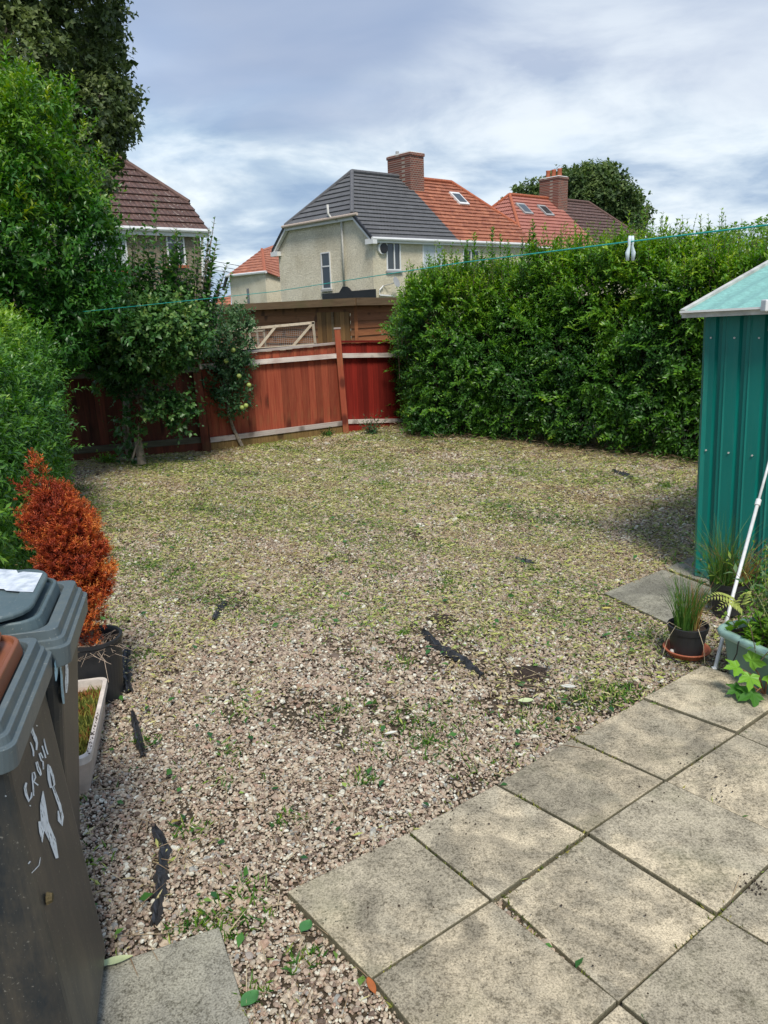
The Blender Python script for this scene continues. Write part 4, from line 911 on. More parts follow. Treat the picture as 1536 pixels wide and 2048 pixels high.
rh = thing('privet_hedge', (2.8, 10, 0), 'tall overgrown green hedge running from the red fence to the shed', 'hedge')
front = lambda P: visible(P, 150) & (P[:, 2] > .08)
Ps, Gs = shell(hedge_sdf, (-.8, 5.0, .05), (6.8, 13.2, 2.75), 27000, -.20, .0, front)
towards = unit(np.array([0, 0, CH]) - Ps); face = (Gs * towards).sum(1); k_ = (face > -.35) | (Ps[:, 2] > 1.9); Ps, Gs = Ps[k_], Gs[k_]
k_ = ~((snoise(Ps * np.array([1, 1, 1.6]), 4.2, 35) < -.75) & (Ps[:, 2] < 1.9) & (rng.uniform(size=len(Ps)) < .8)); Ps, Gs = Ps[k_], Gs[k_]
z = Ps[:, 2]; top = np.clip((z - 1.15) / 1.2, 0, 1)
D = unit(Gs + np.array([0, 0, 1.0]) * (.15 + 1.3 * top)[:, None] + rng.normal(size=Gs.shape) * .35 - np.array([0, 0, .45]) * (z < .9)[:, None])
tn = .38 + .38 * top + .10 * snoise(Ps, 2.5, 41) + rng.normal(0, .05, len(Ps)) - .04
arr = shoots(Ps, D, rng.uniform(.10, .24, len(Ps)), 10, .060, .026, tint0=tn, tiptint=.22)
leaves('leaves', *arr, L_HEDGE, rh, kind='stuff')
# long upright shoots on top
Pt, Gt = shell(hedge_sdf, (-.4, 5.0, 1.6), (6.4, 13.2, 2.8), 1500, -.15, .02, lambda P: visible(P, 100) & (P[:, 2] > 1.7))
D = unit(np.array([0, 0, 1.]) + rng.normal(size=Pt.shape) * .16); ln = .12 + .5 * rng.beta(1.4, 2.4, len(Pt))
arr = shoots(Pt, D, ln, 20, .07, .027, tint0=.58 + rng.normal(0, .1, len(Pt)), tiptint=.25); leaves('top_shoots', *arr, L_HEDGE, rh, kind='stuff')
st_ = MB()
for p, d, l in zip(Pt, D, ln): st_.tube([p, p + d * l], [.004, .0015], 3, False)
st_.build('stems', m_twig, rh, kind='stuff')
# long arching sprays that stand out of the hedge face
Pf, Gf = shell(hedge_sdf, (-.8, 5.0, .15), (6.8, 13.2, 2.6), 1500, -.12, .0, front)
k_ = (Gf * unit(np.array([0, 0, CH]) - Pf)).sum(1) > 0; Pf, Gf = Pf[k_], Gf[k_]; hz = Pf[:, 2]
D = unit(Gf + np.array([0, 0, 1.]) * (.25 + .55 * (hz - .8))[:, None] + rng.normal(size=Gf.shape) * .3)
arr = shoots(Pf, D, rng.uniform(.22, .42, len(Pf)), 18, .072, .030, tint0=.50 + .22 * np.clip((hz - .8) / 1.4, 0, 1) + rng.normal(0, .07, len(Pf)), tiptint=.16, curve=.35, flat=.5); leaves('arching_sprays', *arr, L_HEDGE, rh, kind='stuff')
# tall shoots at the left end of the hedge
sx = [(790, 600), (805, 590), (818, 580), (830, 545), (850, 560), (865, 540), (885, 515), (898, 535), (912, 505), (870, 570), (840, 580), (800, 575), (812, 600), (825, 560), (845, 535), (858, 510), (870, 515), (835, 620), (880, 540), (795, 640), (905, 520), (890, 500), (935, 480), (948, 465), (965, 500), (1000, 470), (1015, 480), (1065, 440), (1060, 460), (1090, 480), (1120, 478), (1160, 470), (930, 500), (985, 455), (1045, 475)]
Pq = np.array([atY(x + random.uniform(-6, 6), y + 75, 11.0 - (x - 800) / 330 * 1.0 + .3) for x, y in sx]); Tq = np.array([atY(x, y, 11.0 - (x - 800) / 330 * 1.0 + .3) for x, y in sx])
D = Tq - Pq; ln = np.linalg.norm(D, axis=1); arr = shoots(Pq, unit(D), ln, 34, .080, .032, tint0=.5 + rng.normal(0, .08, len(Pq)), tiptint=.2); leaves('end_shoots', *arr, L_HEDGE, rh, kind='stuff')
st_ = MB()
for p, q in zip(Pq, Tq): st_.tube([p - [0, 0, .3], q], [.005, .002], 4, False)
st_.build('stems', m_twig, rh, kind='stuff')
# sparse inner foliage + added dark filler core
Ps, Gs = shell(hedge_sdf, (-.8, 5.0, .05), (6.8, 13.2, 2.5), 34000, -.62, -.14, front); n = len(Ps)
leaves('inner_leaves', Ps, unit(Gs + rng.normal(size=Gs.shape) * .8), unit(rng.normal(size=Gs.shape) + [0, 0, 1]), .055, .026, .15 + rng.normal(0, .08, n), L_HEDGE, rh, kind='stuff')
Pw, Gw = shell(hedge_sdf, (-.2, 5.0, .05), (6.8, 13.2, 2.6), 420, -.2, -.05, front); Dw = unit(Gw + rng.normal(size=Gw.shape) * .5 + [0, 0, .6]); tw2 = MB()
for p, d in zip(Pw, Dw): tw2.tube([p - d * .25, p + d * random.uniform(.1, .28)], [.005, .002], 3, False)
tw2.build('twigs', m_bark, rh, kind='stuff')
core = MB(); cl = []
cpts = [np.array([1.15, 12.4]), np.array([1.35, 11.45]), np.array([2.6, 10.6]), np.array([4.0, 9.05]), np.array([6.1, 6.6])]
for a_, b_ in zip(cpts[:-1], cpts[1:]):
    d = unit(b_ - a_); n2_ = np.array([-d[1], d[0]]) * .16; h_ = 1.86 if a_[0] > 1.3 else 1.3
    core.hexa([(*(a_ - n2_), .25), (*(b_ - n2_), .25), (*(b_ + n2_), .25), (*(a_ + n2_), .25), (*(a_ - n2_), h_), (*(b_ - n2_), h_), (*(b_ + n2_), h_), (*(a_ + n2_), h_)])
core.build('dark_core_fill', m_core, rh, kind='stuff')  # solid dark blocks added inside the hedge, standing in for its shaded depth
tk = MB()
for k in range(46):
    f_ = random.uniform(0, 3.999); i = int(f_); a_ = cpts[i] + (cpts[i + 1] - cpts[i]) * (f_ - i); q = a_ + np.array([random.uniform(-.45, .1), random.uniform(-.45, .1)]); p_ = q + np.array([random.uniform(-.2, .2), random.uniform(-.25, .1)])
    tk.tube([(q[0], q[1], -.05), (q[0] * .6 + p_[0] * .4, q[1] * .6 + p_[1] * .4, .4), (p_[0], p_[1], 1.2)], [.022, .016, .008], 5)
tk.build('stems', m_bark, rh, kind='stuff')
# dead twigs heaped under the hedge
n = 1100; t = rng.uniform(0, 1, n) * 3.3; i0 = np.minimum(t.astype(int), 3); fr = (t - i0)[:, None]; hb = np.array(HB); q = hb[i0] * (1 - fr) + hb[np.minimum(i0 + 1, 4)] * fr + np.stack([rng.uniform(-.5, .3, n), rng.uniform(-.7, .3, n)], 1)
P = np.concatenate([q, rng.uniform(-.02, .05, (n, 1))], 1); leaves('dead_twigs', P, flat_dirs(n), rng.normal(size=(n, 3)), rng.uniform(.05, .22, n), .0045, rng.uniform(0, .5, n), L_STRAW, kind='stuff', two=True, droop=.1)

# --- left clipped hedge
lh = thing('clipped_hedge', (-2.9, 5.7, 0), 'dense rounded light green hedge behind the orange conifer', 'hedge')
f1 = sd_box((-3.86, 5.55, .9), (1.15, 2.1, 1.03), .62, math.radians(15))
lsdf = lambda P: f1(P) - .05 * snoise(P, 3, 51) - .03 * snoise(P, 8, 52) - .10 * np.clip(1 - abs(P[:, 2] - .8), 0, 1)
Ps, Gs = shell(lsdf, (-5.4, 3.0, .02), (-1.6, 8.2, 2.1), 7000, -.10, .0, lambda P: visible(P, 200))
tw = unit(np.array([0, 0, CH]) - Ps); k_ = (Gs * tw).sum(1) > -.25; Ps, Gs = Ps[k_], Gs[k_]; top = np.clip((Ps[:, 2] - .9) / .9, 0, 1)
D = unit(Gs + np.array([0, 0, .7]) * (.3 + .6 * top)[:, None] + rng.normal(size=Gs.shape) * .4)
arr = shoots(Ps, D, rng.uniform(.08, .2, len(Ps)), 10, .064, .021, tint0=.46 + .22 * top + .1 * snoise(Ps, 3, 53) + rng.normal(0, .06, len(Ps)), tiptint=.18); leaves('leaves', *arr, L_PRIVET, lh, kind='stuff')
Ps, Gs = shell(lsdf, (-5.4, 3.0, .02), (-1.6, 8.2, 2.1), 9000, -.3, -.1, lambda P: visible(P, 200)); n = len(Ps)
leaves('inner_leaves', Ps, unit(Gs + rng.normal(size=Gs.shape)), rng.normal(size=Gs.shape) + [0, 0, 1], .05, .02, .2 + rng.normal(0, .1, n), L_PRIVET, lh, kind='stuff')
core = bpy.data.meshes.new('dark_core_fill'); import bmesh; bm = bmesh.new(); bmesh.ops.create_icosphere(bm, subdivisions=3, radius=1)
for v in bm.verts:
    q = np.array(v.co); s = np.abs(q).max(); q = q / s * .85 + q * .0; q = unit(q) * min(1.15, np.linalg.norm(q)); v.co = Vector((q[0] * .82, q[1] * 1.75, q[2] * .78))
bm.to_mesh(core); bm.free(); core.materials.append(m_core); o = bpy.data.objects.new('dark_core_fill', core); COL.objects.link(o); place(o, lh, (-3.75, 5.55, .82)); o.rotation_euler = (0, 0, math.radians(15)); o['kind'] = 'stuff'  # solid dark lump added to close see-through gaps, read as deep shade
# a few long wild shoots out of the hedge side
Pq = np.array([atY(x, y, 6.6) for x, y in [(125, 700), (135, 780), (130, 850), (125, 760), (110, 660), (138, 900)]]); D = np.array([[.9, -.1, .35], [1, 0, .1], [1, 0, -.2], [.8, 0, .5], [.5, 0, .9], [1, 0, .2]])
arr = shoots(Pq, D, rng.uniform(.16, .26, 6), 12, .055, .018, tint0=np.full(6, .5)); leaves('wild_shoots', *arr, L_PRIVET, lh, kind='stuff')

# --- big light green shrub behind it
bs = thing('tall_shrub', (-4.6, 8.8, 0), 'tall bushy light green shrub towering over the left hedge', 'shrub')
def pc(px, py, Y): return atY(px, py, Y)
bl = [(pc(10, 330, 8.6), (.68, .7, .75)), (pc(-70, 440, 8.4), (1.0, .9, 1.2)), (pc(80, 430, 8.7), (.66, .7, .8)), (pc(25, 275, 8.8), (.36, .4, .38)), (pc(115, 345, 8.8), (.34, .4, .36)), (pc(155, 395, 8.8), (.24, .35, .36)), (pc(85, 315, 8.8), (.2, .3, .22)), (pc(60, 540, 8.5), (.8, .7, .7)), (pc(110, 520, 8.7), (.42, .5, .42)), (pc(-40, 260, 8.8), (.45, .5, .45)), (pc(-40, 640, 8.4), (1.2, .8, .8)), (pc(110, 600, 9.0), (.5, .5, .4))]
bf = sd_ell(bl); bsdf = lambda P: bf(P) - .12 * snoise(P, 3.4, 61) - .09 * snoise(P, 7.5, 62)
lo, hi = (-7.5, 6.8, .3), (-2.2, 10.4, 6.5)
Ps, Gs = shell(bsdf, lo, hi, 6500, -.22, .0, lambda P: visible(P, 200) & ~((snoise(P, 4.5, 64) < -.7))); tw = unit(np.array([0, 0, CH]) - Ps); k_ = (Gs * tw).sum(1) > -.4; Ps, Gs = Ps[k_], Gs[k_]
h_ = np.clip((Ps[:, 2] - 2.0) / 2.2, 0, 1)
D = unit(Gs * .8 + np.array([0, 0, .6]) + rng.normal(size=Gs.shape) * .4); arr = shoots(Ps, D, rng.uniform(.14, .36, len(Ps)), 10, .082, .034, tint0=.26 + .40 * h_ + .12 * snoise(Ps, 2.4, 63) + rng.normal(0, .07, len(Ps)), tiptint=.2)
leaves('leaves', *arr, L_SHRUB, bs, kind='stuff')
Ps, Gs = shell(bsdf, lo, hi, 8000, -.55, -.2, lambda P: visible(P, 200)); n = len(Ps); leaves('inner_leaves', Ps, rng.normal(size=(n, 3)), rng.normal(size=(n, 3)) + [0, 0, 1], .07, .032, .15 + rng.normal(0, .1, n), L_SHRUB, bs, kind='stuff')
# spiky upright tips
Pt, _ = shell(bsdf, lo, hi, 240, -.05, .03, lambda P: visible(P, 100) & (P[:, 2] > 2.6)); D = unit(np.array([.25, -.1, 1.]) + rng.normal(size=Pt.shape) * .3); ln = rng.uniform(.12, .3, len(Pt))
arr = shoots(Pt, D, ln, 16, .085, .03, tint0=.7 + rng.normal(0, .1, len(Pt)), tiptint=.25); leaves('tip_shoots', *arr, L_SHRUB, bs, kind='stuff')
br = MB(); base = np.array([-4.7, 8.9, -.05])
for c_, r_ in bl: br.tube([base + rng.normal(0, .12, 3) * [1, 1, 0], base * .5 + np.array(c_) * .5 + rng.normal(0, .15, 3), np.array(c_) + [0, 0, .2]], [.06, .035, .012], 6)
br.build('stems', m_bark, bs)

# --- big dark tree top left
tr = thing('large_tree', (-9.6, 19.0, 0), 'large dark olive tree rising in the top left corner', 'tree')
YT = 18.5
cl = [(40, 40, 2.0), (-60, 120, 2.4), (95, 110, 1.4), (115, 190, 1.05), (178, 195, .58), (80, 30, .9), (60, -60, 1.8), (100, -20, .7), (140, 240, .9), (180, 245, .5), (140, 300, .75), (90, 180, 1.5), (10, 200, 2.0), (190, 305, .38), (140, 145, .6), (-100, 0, 2.0), (100, 300, 1.3), (205, 190, .3), (205, 345, .3)]
bl = [(pc(x, y, YT + random.uniform(-.8, .8)), (r0, r0, r0 * .85)) for x, y, r0 in cl]
tf = sd_ell(bl); tsdf = lambda P: tf(P) - .26 * snoise(P, 1.9, 71) - .14 * snoise(P, 4.5, 72) - .05 * snoise(P, 11, 73)
lo, hi = (-14, 15.5, 3), (-5.2, 22, 13.5)
Ps, Gs = shell(tsdf, lo, hi, 12000, -.5, .0, lambda P: visible(P, 200) & (snoise(P, 2.6, 75) > -.8)); D = unit(Gs + rng.normal(size=Gs.shape) * .6 + [0, 0, .1])
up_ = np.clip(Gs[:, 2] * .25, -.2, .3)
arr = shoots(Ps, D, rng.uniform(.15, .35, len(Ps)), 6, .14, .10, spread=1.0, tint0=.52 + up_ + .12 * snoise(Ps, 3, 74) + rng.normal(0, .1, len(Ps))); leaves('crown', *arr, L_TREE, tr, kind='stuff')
br = MB(); base = np.array([-9.9, 19.2, -.1]); br.tube([base, base + [.1, 0, 3.5], base + [.3, -.2, 6.5]], [.38, .3, .2], 10)
for c_, r_ in bl: br.tube([base + [.15, 0, 3.0 + random.uniform(0, 2.5)], (base + [.2, 0, 5]) * .45 + np.array(c_) * .55, np.array(c_)], [.13, .08, .03], 6)
br.build('trunk', m_bark, tr)

# --- quince bush / small tree before the dark fence
qt = thing('quince_tree', (*(G(262, 922)[:2] + [0, .0]), 0), 'bushy round-leaved quince tree growing before the dark fence', 'tree')
YQ = 9.5
cl = [(300, 670, .62, .36), (240, 690, .42, .36), (365, 665, .38, .30), (280, 625, .42, .16), (350, 620, .32, .14), (200, 640, .35, .25), (150, 620, .45, .3), (160, 680, .4, .22), (238, 765, .15, .2), (245, 725, .30, .2), (320, 725, .34, .18), (320, 812, .26, .18), (352, 830, .17, .15), (295, 836, .16, .13), (365, 800, .12, .12), (262, 890, .10, .18), (260, 850, .10, .15)]
bl = [(pc(x, y, YQ + random.uniform(-.25, .25)), (rx, rx * .8, rz)) for x, y, rx, rz in cl]
qf = sd_ell(bl); qs = lambda P: qf(P) - .05 * snoise(P, 5, 81) - .04 * snoise(P, 11, 82)
lo, hi = (-5.6, 8.2, .02), (-1.6, 10.6, 3.4)
Ps, Gs = shell(qs, lo, hi, 3500, -.22, .0); h_ = np.clip((Ps[:, 2] - 1) / 1.6, 0, 1); D = unit(Gs * .7 + [0, -.2, .35] + rng.normal(size=Gs.shape) * .5)
arr = shoots(Ps, D, rng.uniform(.12, .26, len(Ps)), 7, .072, .05, spread=.9, tint0=.53 + .22 * h_ * rng.uniform(0, 1, len(Ps)) + .1 * snoise(Ps, 3, 83) + rng.normal(0, .1, len(Ps)), tiptint=.1)
leaves('leaves', *arr, L_QUINCE, qt, kind='stuff')
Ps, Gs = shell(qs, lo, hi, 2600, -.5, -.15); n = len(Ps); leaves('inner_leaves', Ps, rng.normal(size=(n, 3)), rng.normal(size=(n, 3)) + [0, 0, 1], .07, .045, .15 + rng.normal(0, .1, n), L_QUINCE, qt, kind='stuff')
tips = [(238, 395, 240, 600), (312, 385, 300, 600), (290, 450, 285, 600), (325, 470, 320, 590), (430, 432, 395, 620), (408, 470, 390, 600), (352, 490, 345, 600), (265, 470, 262, 600), (375, 500, 370, 610), (215, 480, 225, 600), (455, 525, 415, 640), (440, 560, 420, 650), (395, 540, 385, 640), (280, 520, 278, 620), (250, 530, 252, 620), (340, 540, 335, 640), (305, 520, 305, 620), (232, 520, 236, 620), (465, 545, 425, 660), (425, 520, 405, 620)]
tips += [(random.uniform(190, 440), 0, 0, 0) for _ in range(64)]
tips = [t_ if t_[1] else (t_[0], random.uniform(455, 600), t_[0] * .85 + 45 + random.uniform(-12, 12), 665) for t_ in tips]
Tq = np.array([atY(a, b_, YQ) for a, b_, c, d in tips]); Pq = np.array([atY(c, d, YQ) for a, b_, c, d in tips]); D = Tq - Pq; ln = np.linalg.norm(D, axis=1)
arr = shoots(Pq, unit(D), ln, 40, .105, .066, spread=1.1, tint0=.46 + rng.normal(0, .1, len(Pq)), tiptint=.3); leaves('upright_shoots', *arr, L_QUINCE, qt, kind='stuff')
br = MB()
for p, q in zip(Pq, Tq): br.tube([p - [0, 0, .1], (p + q) / 2 + rng.normal(0, .02, 3), q], [.010, .007, .003], 4)
bq = G(262, 920); br.tube([bq, bq + [-.02, 0, .4], bq + [.05, 0, .9], bq + [.2, 0, 1.6]], [.055, .045, .04, .03], 8)
for c_, r_ in bl[:18]: br.tube([bq + [.03, 0, .8], (bq + [0, 0, 1.2]) * .4 + np.array(c_) * .6, np.array(c_)], [.03, .02, .008], 5)
br.build('trunk', m_barkl, qt)
st = thing('tree_stump', (*G(284, 928)[:2], 0), 'cut pale brown stump post before the dark fence bay', 'stump')
sb = G(284, 928); stz = atY(281, 880, sb[1])[2]; MB().tube([sb, [sb[0] - .015, sb[1], stz]], [.055, .045], 10).build('stump_wood', m_barkl, st, smooth=False)
MB().tube([[sb[0], sb[1] - .05, stz], [sb[0] - .08, sb[1] - .1, stz - .22]], .012, 5).build('broken_twig', m_barkl, st); MB().tube([[sb[0], sb[1] - .05, stz - .05], [sb[0] + .05, sb[1] - .12, stz + .2]], .009, 5).build('broken_twig', m_barkl, st)
# --- apple tree
ab = G(484, 892); at_ = thing('apple_tree', (*ab[:2], 0), 'young leaning apple tree with small green apples before the red fence', 'tree')
YA = ab[1] - .05
cl = [(455, 700, .30, .28), (470, 660, .22, .25), (430, 640, .2, .2), (455, 770, .27, .22), (470, 810, .24, .16), (440, 740, .2, .2), (490, 740, .13, .25), (420, 700, .2, .2), (485, 800, .12, .15), (415, 760, .10, .10)]
bl = [(pc(x, y, YA + random.uniform(-.1, .1)), (rx, rx * .8, rz)) for x, y, rx, rz in cl]
af = sd_ell(bl); asf = lambda P: af(P) - .04 * snoise(P, 8, 91)
Ps, Gs = shell(asf, (-3.2, YA - .8, .2), (-1.2, YA + .8, 2.6), 780, -.2, .0); D = unit(Gs * .5 + [0, 0, .6] + rng.normal(size=Gs.shape) * .5)
arr = shoots(Ps, D, rng.uniform(.10, .24, len(Ps)), 8, .062, .034, spread=.8, tint0=.42 + .2 * (Ps[:, 2] > 1.4) + rng.normal(0, .12, len(Ps))); leaves('leaves', *arr, L_APPLE, at_, kind='stuff')
br = MB(); br.tube([ab, ab + [-.10, 0, .25], atY(458, 830, YA), atY(450, 760, YA), atY(455, 650, YA)], [.028, .024, .022, .018, .008], 7)
for c_, r_ in bl: br.tube([atY(455, 800, YA), np.array(c_)], [.012, .004], 5)
br.build('trunk', m_barkl, at_)
m_apple = simple('green_apple', (.34, .42, .10), .4, .2, 10, 0)
for x, y in [(492, 811), (484, 815), (478, 752), (466, 700), (452, 722), (498, 770)]:
    p = atY(x, y, YA - .28); MB().lathe([(.001, .03), (.018, .026), (.032, .008), (.032, -.01), (.02, -.028), (.001, -.03)], 10, tuple(p)).build('apple', m_apple, at_, smooth=True)
# --- distant tree on the right
dt = thing('distant_tree', (*atY(1170, 520, 70)[:2], 0), 'large round distant green tree behind the brown roof', 'tree')
YD = 72
cl = [(1130, 395, 2.6), (1180, 385, 2.6), (1220, 410, 2.4), (1245, 440, 1.9), (1160, 440, 3.4), (1110, 430, 1.8), (1200, 470, 3.0), (1065, 405, 1.5), (1050, 410, 1.0), (1265, 455, 1.1), (1020, 412, .7), (1150, 368, 1.0), (1195, 365, 1.1)]
bl = [(pc(x, y, YD + random.uniform(-2, 2)), (r0, r0, r0 * .8)) for x, y, r0 in cl]
df = sd_ell(bl); dsf = lambda P: df(P) - .35 * snoise(P, .9, 101) - .2 * snoise(P, 2.4, 102)
Ps, Gs = shell(dsf, (8, 64, 6), (27, 80, 20), 16000, -.9, .0); tw = unit(np.array([0, 0, CH]) - Ps); k_ = (Gs * tw).sum(1) > -.3; Ps, Gs = Ps[k_], Gs[k_]
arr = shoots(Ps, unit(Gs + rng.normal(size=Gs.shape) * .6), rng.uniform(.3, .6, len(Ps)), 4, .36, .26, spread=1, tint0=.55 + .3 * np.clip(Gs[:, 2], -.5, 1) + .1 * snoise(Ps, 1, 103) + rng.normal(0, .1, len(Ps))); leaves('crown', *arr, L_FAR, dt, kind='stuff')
br = MB(); bd = atY(1170, 520, YD) * [1, 1, 0]; br.tube([bd, bd + [0, 0, 8]], [.6, .4], 8); br.build('trunk', m_bark, dt)
# far mixed greenery between the houses and at the right edge
fg = thing('background_bush', (*atY(1500, 470, 30)[:2], 0), 'distant bush top peeping over the right end of the hedge', 'bush')
bl = [(pc(1510, 475, 30), (1.6, 1.2, .5)), (pc(1545, 480, 30), (1.5, 1.2, .7))]; Ps, Gs = shell(sd_ell(bl), (12, 27, 2), (20, 33, 7), 600, -.4, 0); leaves('crown', *shoots(Ps, Gs, .2, 4, .16, .1, tint0=np.full(len(Ps), .7)), L_SHRUB, fg, kind='stuff')
MB().tube([bl[0][0] * [1, 1, 0], bl[0][0]], .1, 6).build('trunk', m_bark, fg)
# weeds and small plants at the fence foot
def plant(name, px, py, label, cat, n, L, W, mat, h=.3, spread=.5, tint=.5, z=-.02, mb=m_twig):
    b0 = G(px, py, z); o = thing(name, tuple(b0), label, cat); D = unit(np.stack([rng.normal(0, spread, n), rng.normal(0, spread, n), np.full(n, .8)], 1)); P = np.tile(b0, (n, 1)) + rng.normal(0, .03, (n, 3)) * [1, 1, 0]
    ln = h * rng.uniform(.5, 1.1, n); arr = shoots(P, D, ln, 10, L, W, spread=1, tint0=tint + rng.normal(0, .12, n)); leaves('leaves', *arr, mat, o, kind='stuff')
    s = MB()
    for p, d, l in zip(P, D, ln): s.tube([p, p + d * l], [.003, .0015], 3, False)
    s.build('stems', mb, o); return o
plant('weed_plant', 740, 868, 'leafy grey-green weed at the foot of the right red fence bay', 'weed', 26, .05, .024, L_APPLE, .38, .55, .35)
plant('weed_plant', 215, 925, 'pale leafy weed under the dark fence beside the hedge', 'weed', 16, .06, .03, L_YOUNG, .2, .9, .4)
plant('weed_plant', 365, 895, 'dark low bramble between stump and dark fence post', 'weed', 26, .04, .02, L_QUINCE, .3, .8, .3)
plant('weed_plant', 655, 872, 'low green weed left of the tall red post foot', 'weed', 12, .045, .02, L_SHRUB, .18, .9, .3)
plant('weed_plant', 150, 985, 'drooping fern-like shoot at the foot of the left hedge', 'weed', 10, .06, .016, L_PRIVET, .35, 1.6, .4)

# ================================================================== DEAD CONIFER IN POT
cb_ = (G(245, 1275, .27) + G(118, 1300, .27)) / 2; cx0, cy0 = cb_[0] , cb_[1] + .02
rp = .135
pot = thing('round_planter', (cx0, cy0, 0), 'round black plastic planter under the orange conifer', 'planter')
MB().lathe([(rp * .82, -.02), (rp, .28), (rp + .006, .285), (rp + .006, .30), (rp - .008, .30), (rp - .012, .285), (rp * .85, .10)], 40, (cx0, cy0, 0)).build('pot_wall', m_pot, pot, smooth=False)
MB().lathe([(.001, .225), (rp - .02, .22)], 24, (cx0, cy0, 0)).build('compost', m_compost, pot)
n = 130; a = rng.uniform(0, 6.28, n); rr = rp * .8 * np.sqrt(rng.uniform(0, 1, n)); P = np.stack([cx0 + rr * np.cos(a), cy0 + rr * np.sin(a) - .02, np.full(n, .22)], 1); 
tw_ = MB()
for p in P:
    d = rng.normal(0, .05, 2); tw_.tube([p, p + [d[0], d[1], .05], p + [d[0] * 2.2, d[1] * 2.2 - .01, .05 + random.uniform(-.03, .03)]], [.0018, .0015, .001], 3, False)
tw_.build('withered_stems', simple('withered', (.34, .26, .19), .8, .3, 30, 0), pot, kind='stuff')
con = thing('dead_conifer', (cx0, cy0, .2), 'dried orange-brown conifer leaning left in the black planter', 'conifer')
YC = cy0
axis = [(185, 1268, .03), (174, 1225, .07), (162, 1160, .12), (150, 1105, .145), (133, 1055, .135), (113, 1020, .115), (98, 1018, .085), (88, 995, .05), (79, 965, .024)]
bl = []
for x, y, r0 in axis: bl.append((pc(x - 3, y + 8, YC), (r0 * .97, r0 * .95, max(r0, .06) * .95)))
bl += [(pc(60, 985, YC), (.035, .03, .03)), (pc(190, 1140, YC), (.07, .07, .07)), (pc(200, 1180, YC), (.05, .05, .06)), (pc(110, 1060, YC), (.1, .1, .1)), (pc(75, 1055, YC), (.06, .06, .07)), (pc(60, 1040, YC), (.04, .04, .04))]
cf = sd_ell(bl); csf = lambda P: cf(P) - .024 * snoise(P, 17, 111) - .014 * snoise(P, 40, 112)
Ps, Gs = shell(csf, (cx0 - .7, cy0 - .4, .15), (cx0 + .35, cy0 + .4, 1.3), 5200, -.05, .0)
D = unit(Gs * .8 + [0, 0, .9] + rng.normal(size=Gs.shape) * .25)
arr = shoots(Ps, D, rng.uniform(.022, .05, len(Ps)), 10, .017, .0042, spread=.55, tint0=.42 + .25 * np.clip(Gs[:, 0], -1, 1) + .15 * snoise(Ps, 9, 113) + rng.normal(0, .12, len(Ps)), tiptint=.3); leaves('foliage', *arr, L_CON, con, kind='stuff', two=True)  # sidelight put into needle tint: brighter facing right, darker facing left
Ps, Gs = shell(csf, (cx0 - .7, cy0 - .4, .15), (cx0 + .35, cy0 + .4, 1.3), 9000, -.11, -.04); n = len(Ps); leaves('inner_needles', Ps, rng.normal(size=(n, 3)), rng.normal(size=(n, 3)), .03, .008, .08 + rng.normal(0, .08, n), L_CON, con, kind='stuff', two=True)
MB().tube([(cx0, cy0, .2)] + [pc(x, y, YC) for x, y, _ in axis[1:]], [.016, .015, .014, .012, .01, .008, .006, .004, .003], 6).build('trunk', m_bark, con)

# ================================================================== CREAM TROUGH
TZ = .155
k0, k1, k2, k3 = G(216, 1352, TZ), G(180, 1515, TZ), None, None
axis_d = unit((k1 - k0) * [1, 1, 0]); out_d = np.array([-axis_d[1], axis_d[0], 0]); 
if out_d[0] < 0: out_d = -out_d
wT = .20; ctr = (k0 + k1) / 2 - out_d * wT / 2; hl = np.linalg.norm(k1 - k0) / 2
tro = thing('trough_planter', (ctr[0], ctr[1], 0), 'cream plastic trough planter with soil-specked rim beside the bins', 'planter')
def rrect(c, hx, hy, r0, z, dx, dy, k=6):
    pts = []
    for qx, qy, a0_ in ((1, 1, 0), (-1, 1, 90), (-1, -1, 180), (1, -1, 270)):
        for i in range(k + 1):
            a = math.radians(a0_ + 90 * i / k); pts.append(np.array([c[0], c[1], 0]) + dx * (qx * (hx - r0) + r0 * math.cos(a)) + dy * (qy * (hy - r0) + r0 * math.sin(a)) + Zv * z)
    return pts
def loft(rings, closed=True):
    mb = MB(); k = len(rings[0]); vv = [p for r_ in rings for p in r_]
    ff = [(i * k + j, i * k + (j + 1) % k, (i + 1) * k + (j + 1) % k, (i + 1) * k + j) for i in range(len(rings) - 1) for j in range(k)]
    return mb.add(vv, ff)
dy_ = -axis_d; dx_ = out_d
R_ = lambda hx, hy, r0, z: rrect(ctr, hx, hy, r0, z, dx_, dy_)
loft([R_(wT * .36, hl * .90, .03, -.02), R_(wT * .45, hl * .97, .04, TZ - .03), R_(wT * .42, hl * .94, .04, TZ - .03), R_(wT * .36, hl * .90, .03, .04)]).build('trough_wall', m_cream_pot, tro)
loft([R_(wT * .45, hl * .97, .04, TZ - .032), R_(wT * .5, hl, .045, TZ - .03), R_(wT * .5, hl, .045, TZ), R_(wT * .41, hl * .94, .035, TZ + .001), R_(wT * .41, hl * .94, .035, TZ - .03)]).build('rim', simple('specked_cream_rim', (.64, .56, .48), .6, .2, 30, .05), tro)
k_ = R_(wT * .42, hl * .94, .04, TZ - .05); MB().add(k_, [tuple(range(len(k_)))]).build('compost', m_compost, tro)
n = 2600; a1 = rng.uniform(-.9, .9, n); a2 = rng.uniform(-.85, .85, n); P = np.array([ctr[0], ctr[1], TZ - .05]) + dx_ * (a1 * wT * .40)[:, None] + dy_ * (a2 * hl)[:, None]; Ln = rng.uniform(.010, .05, n)
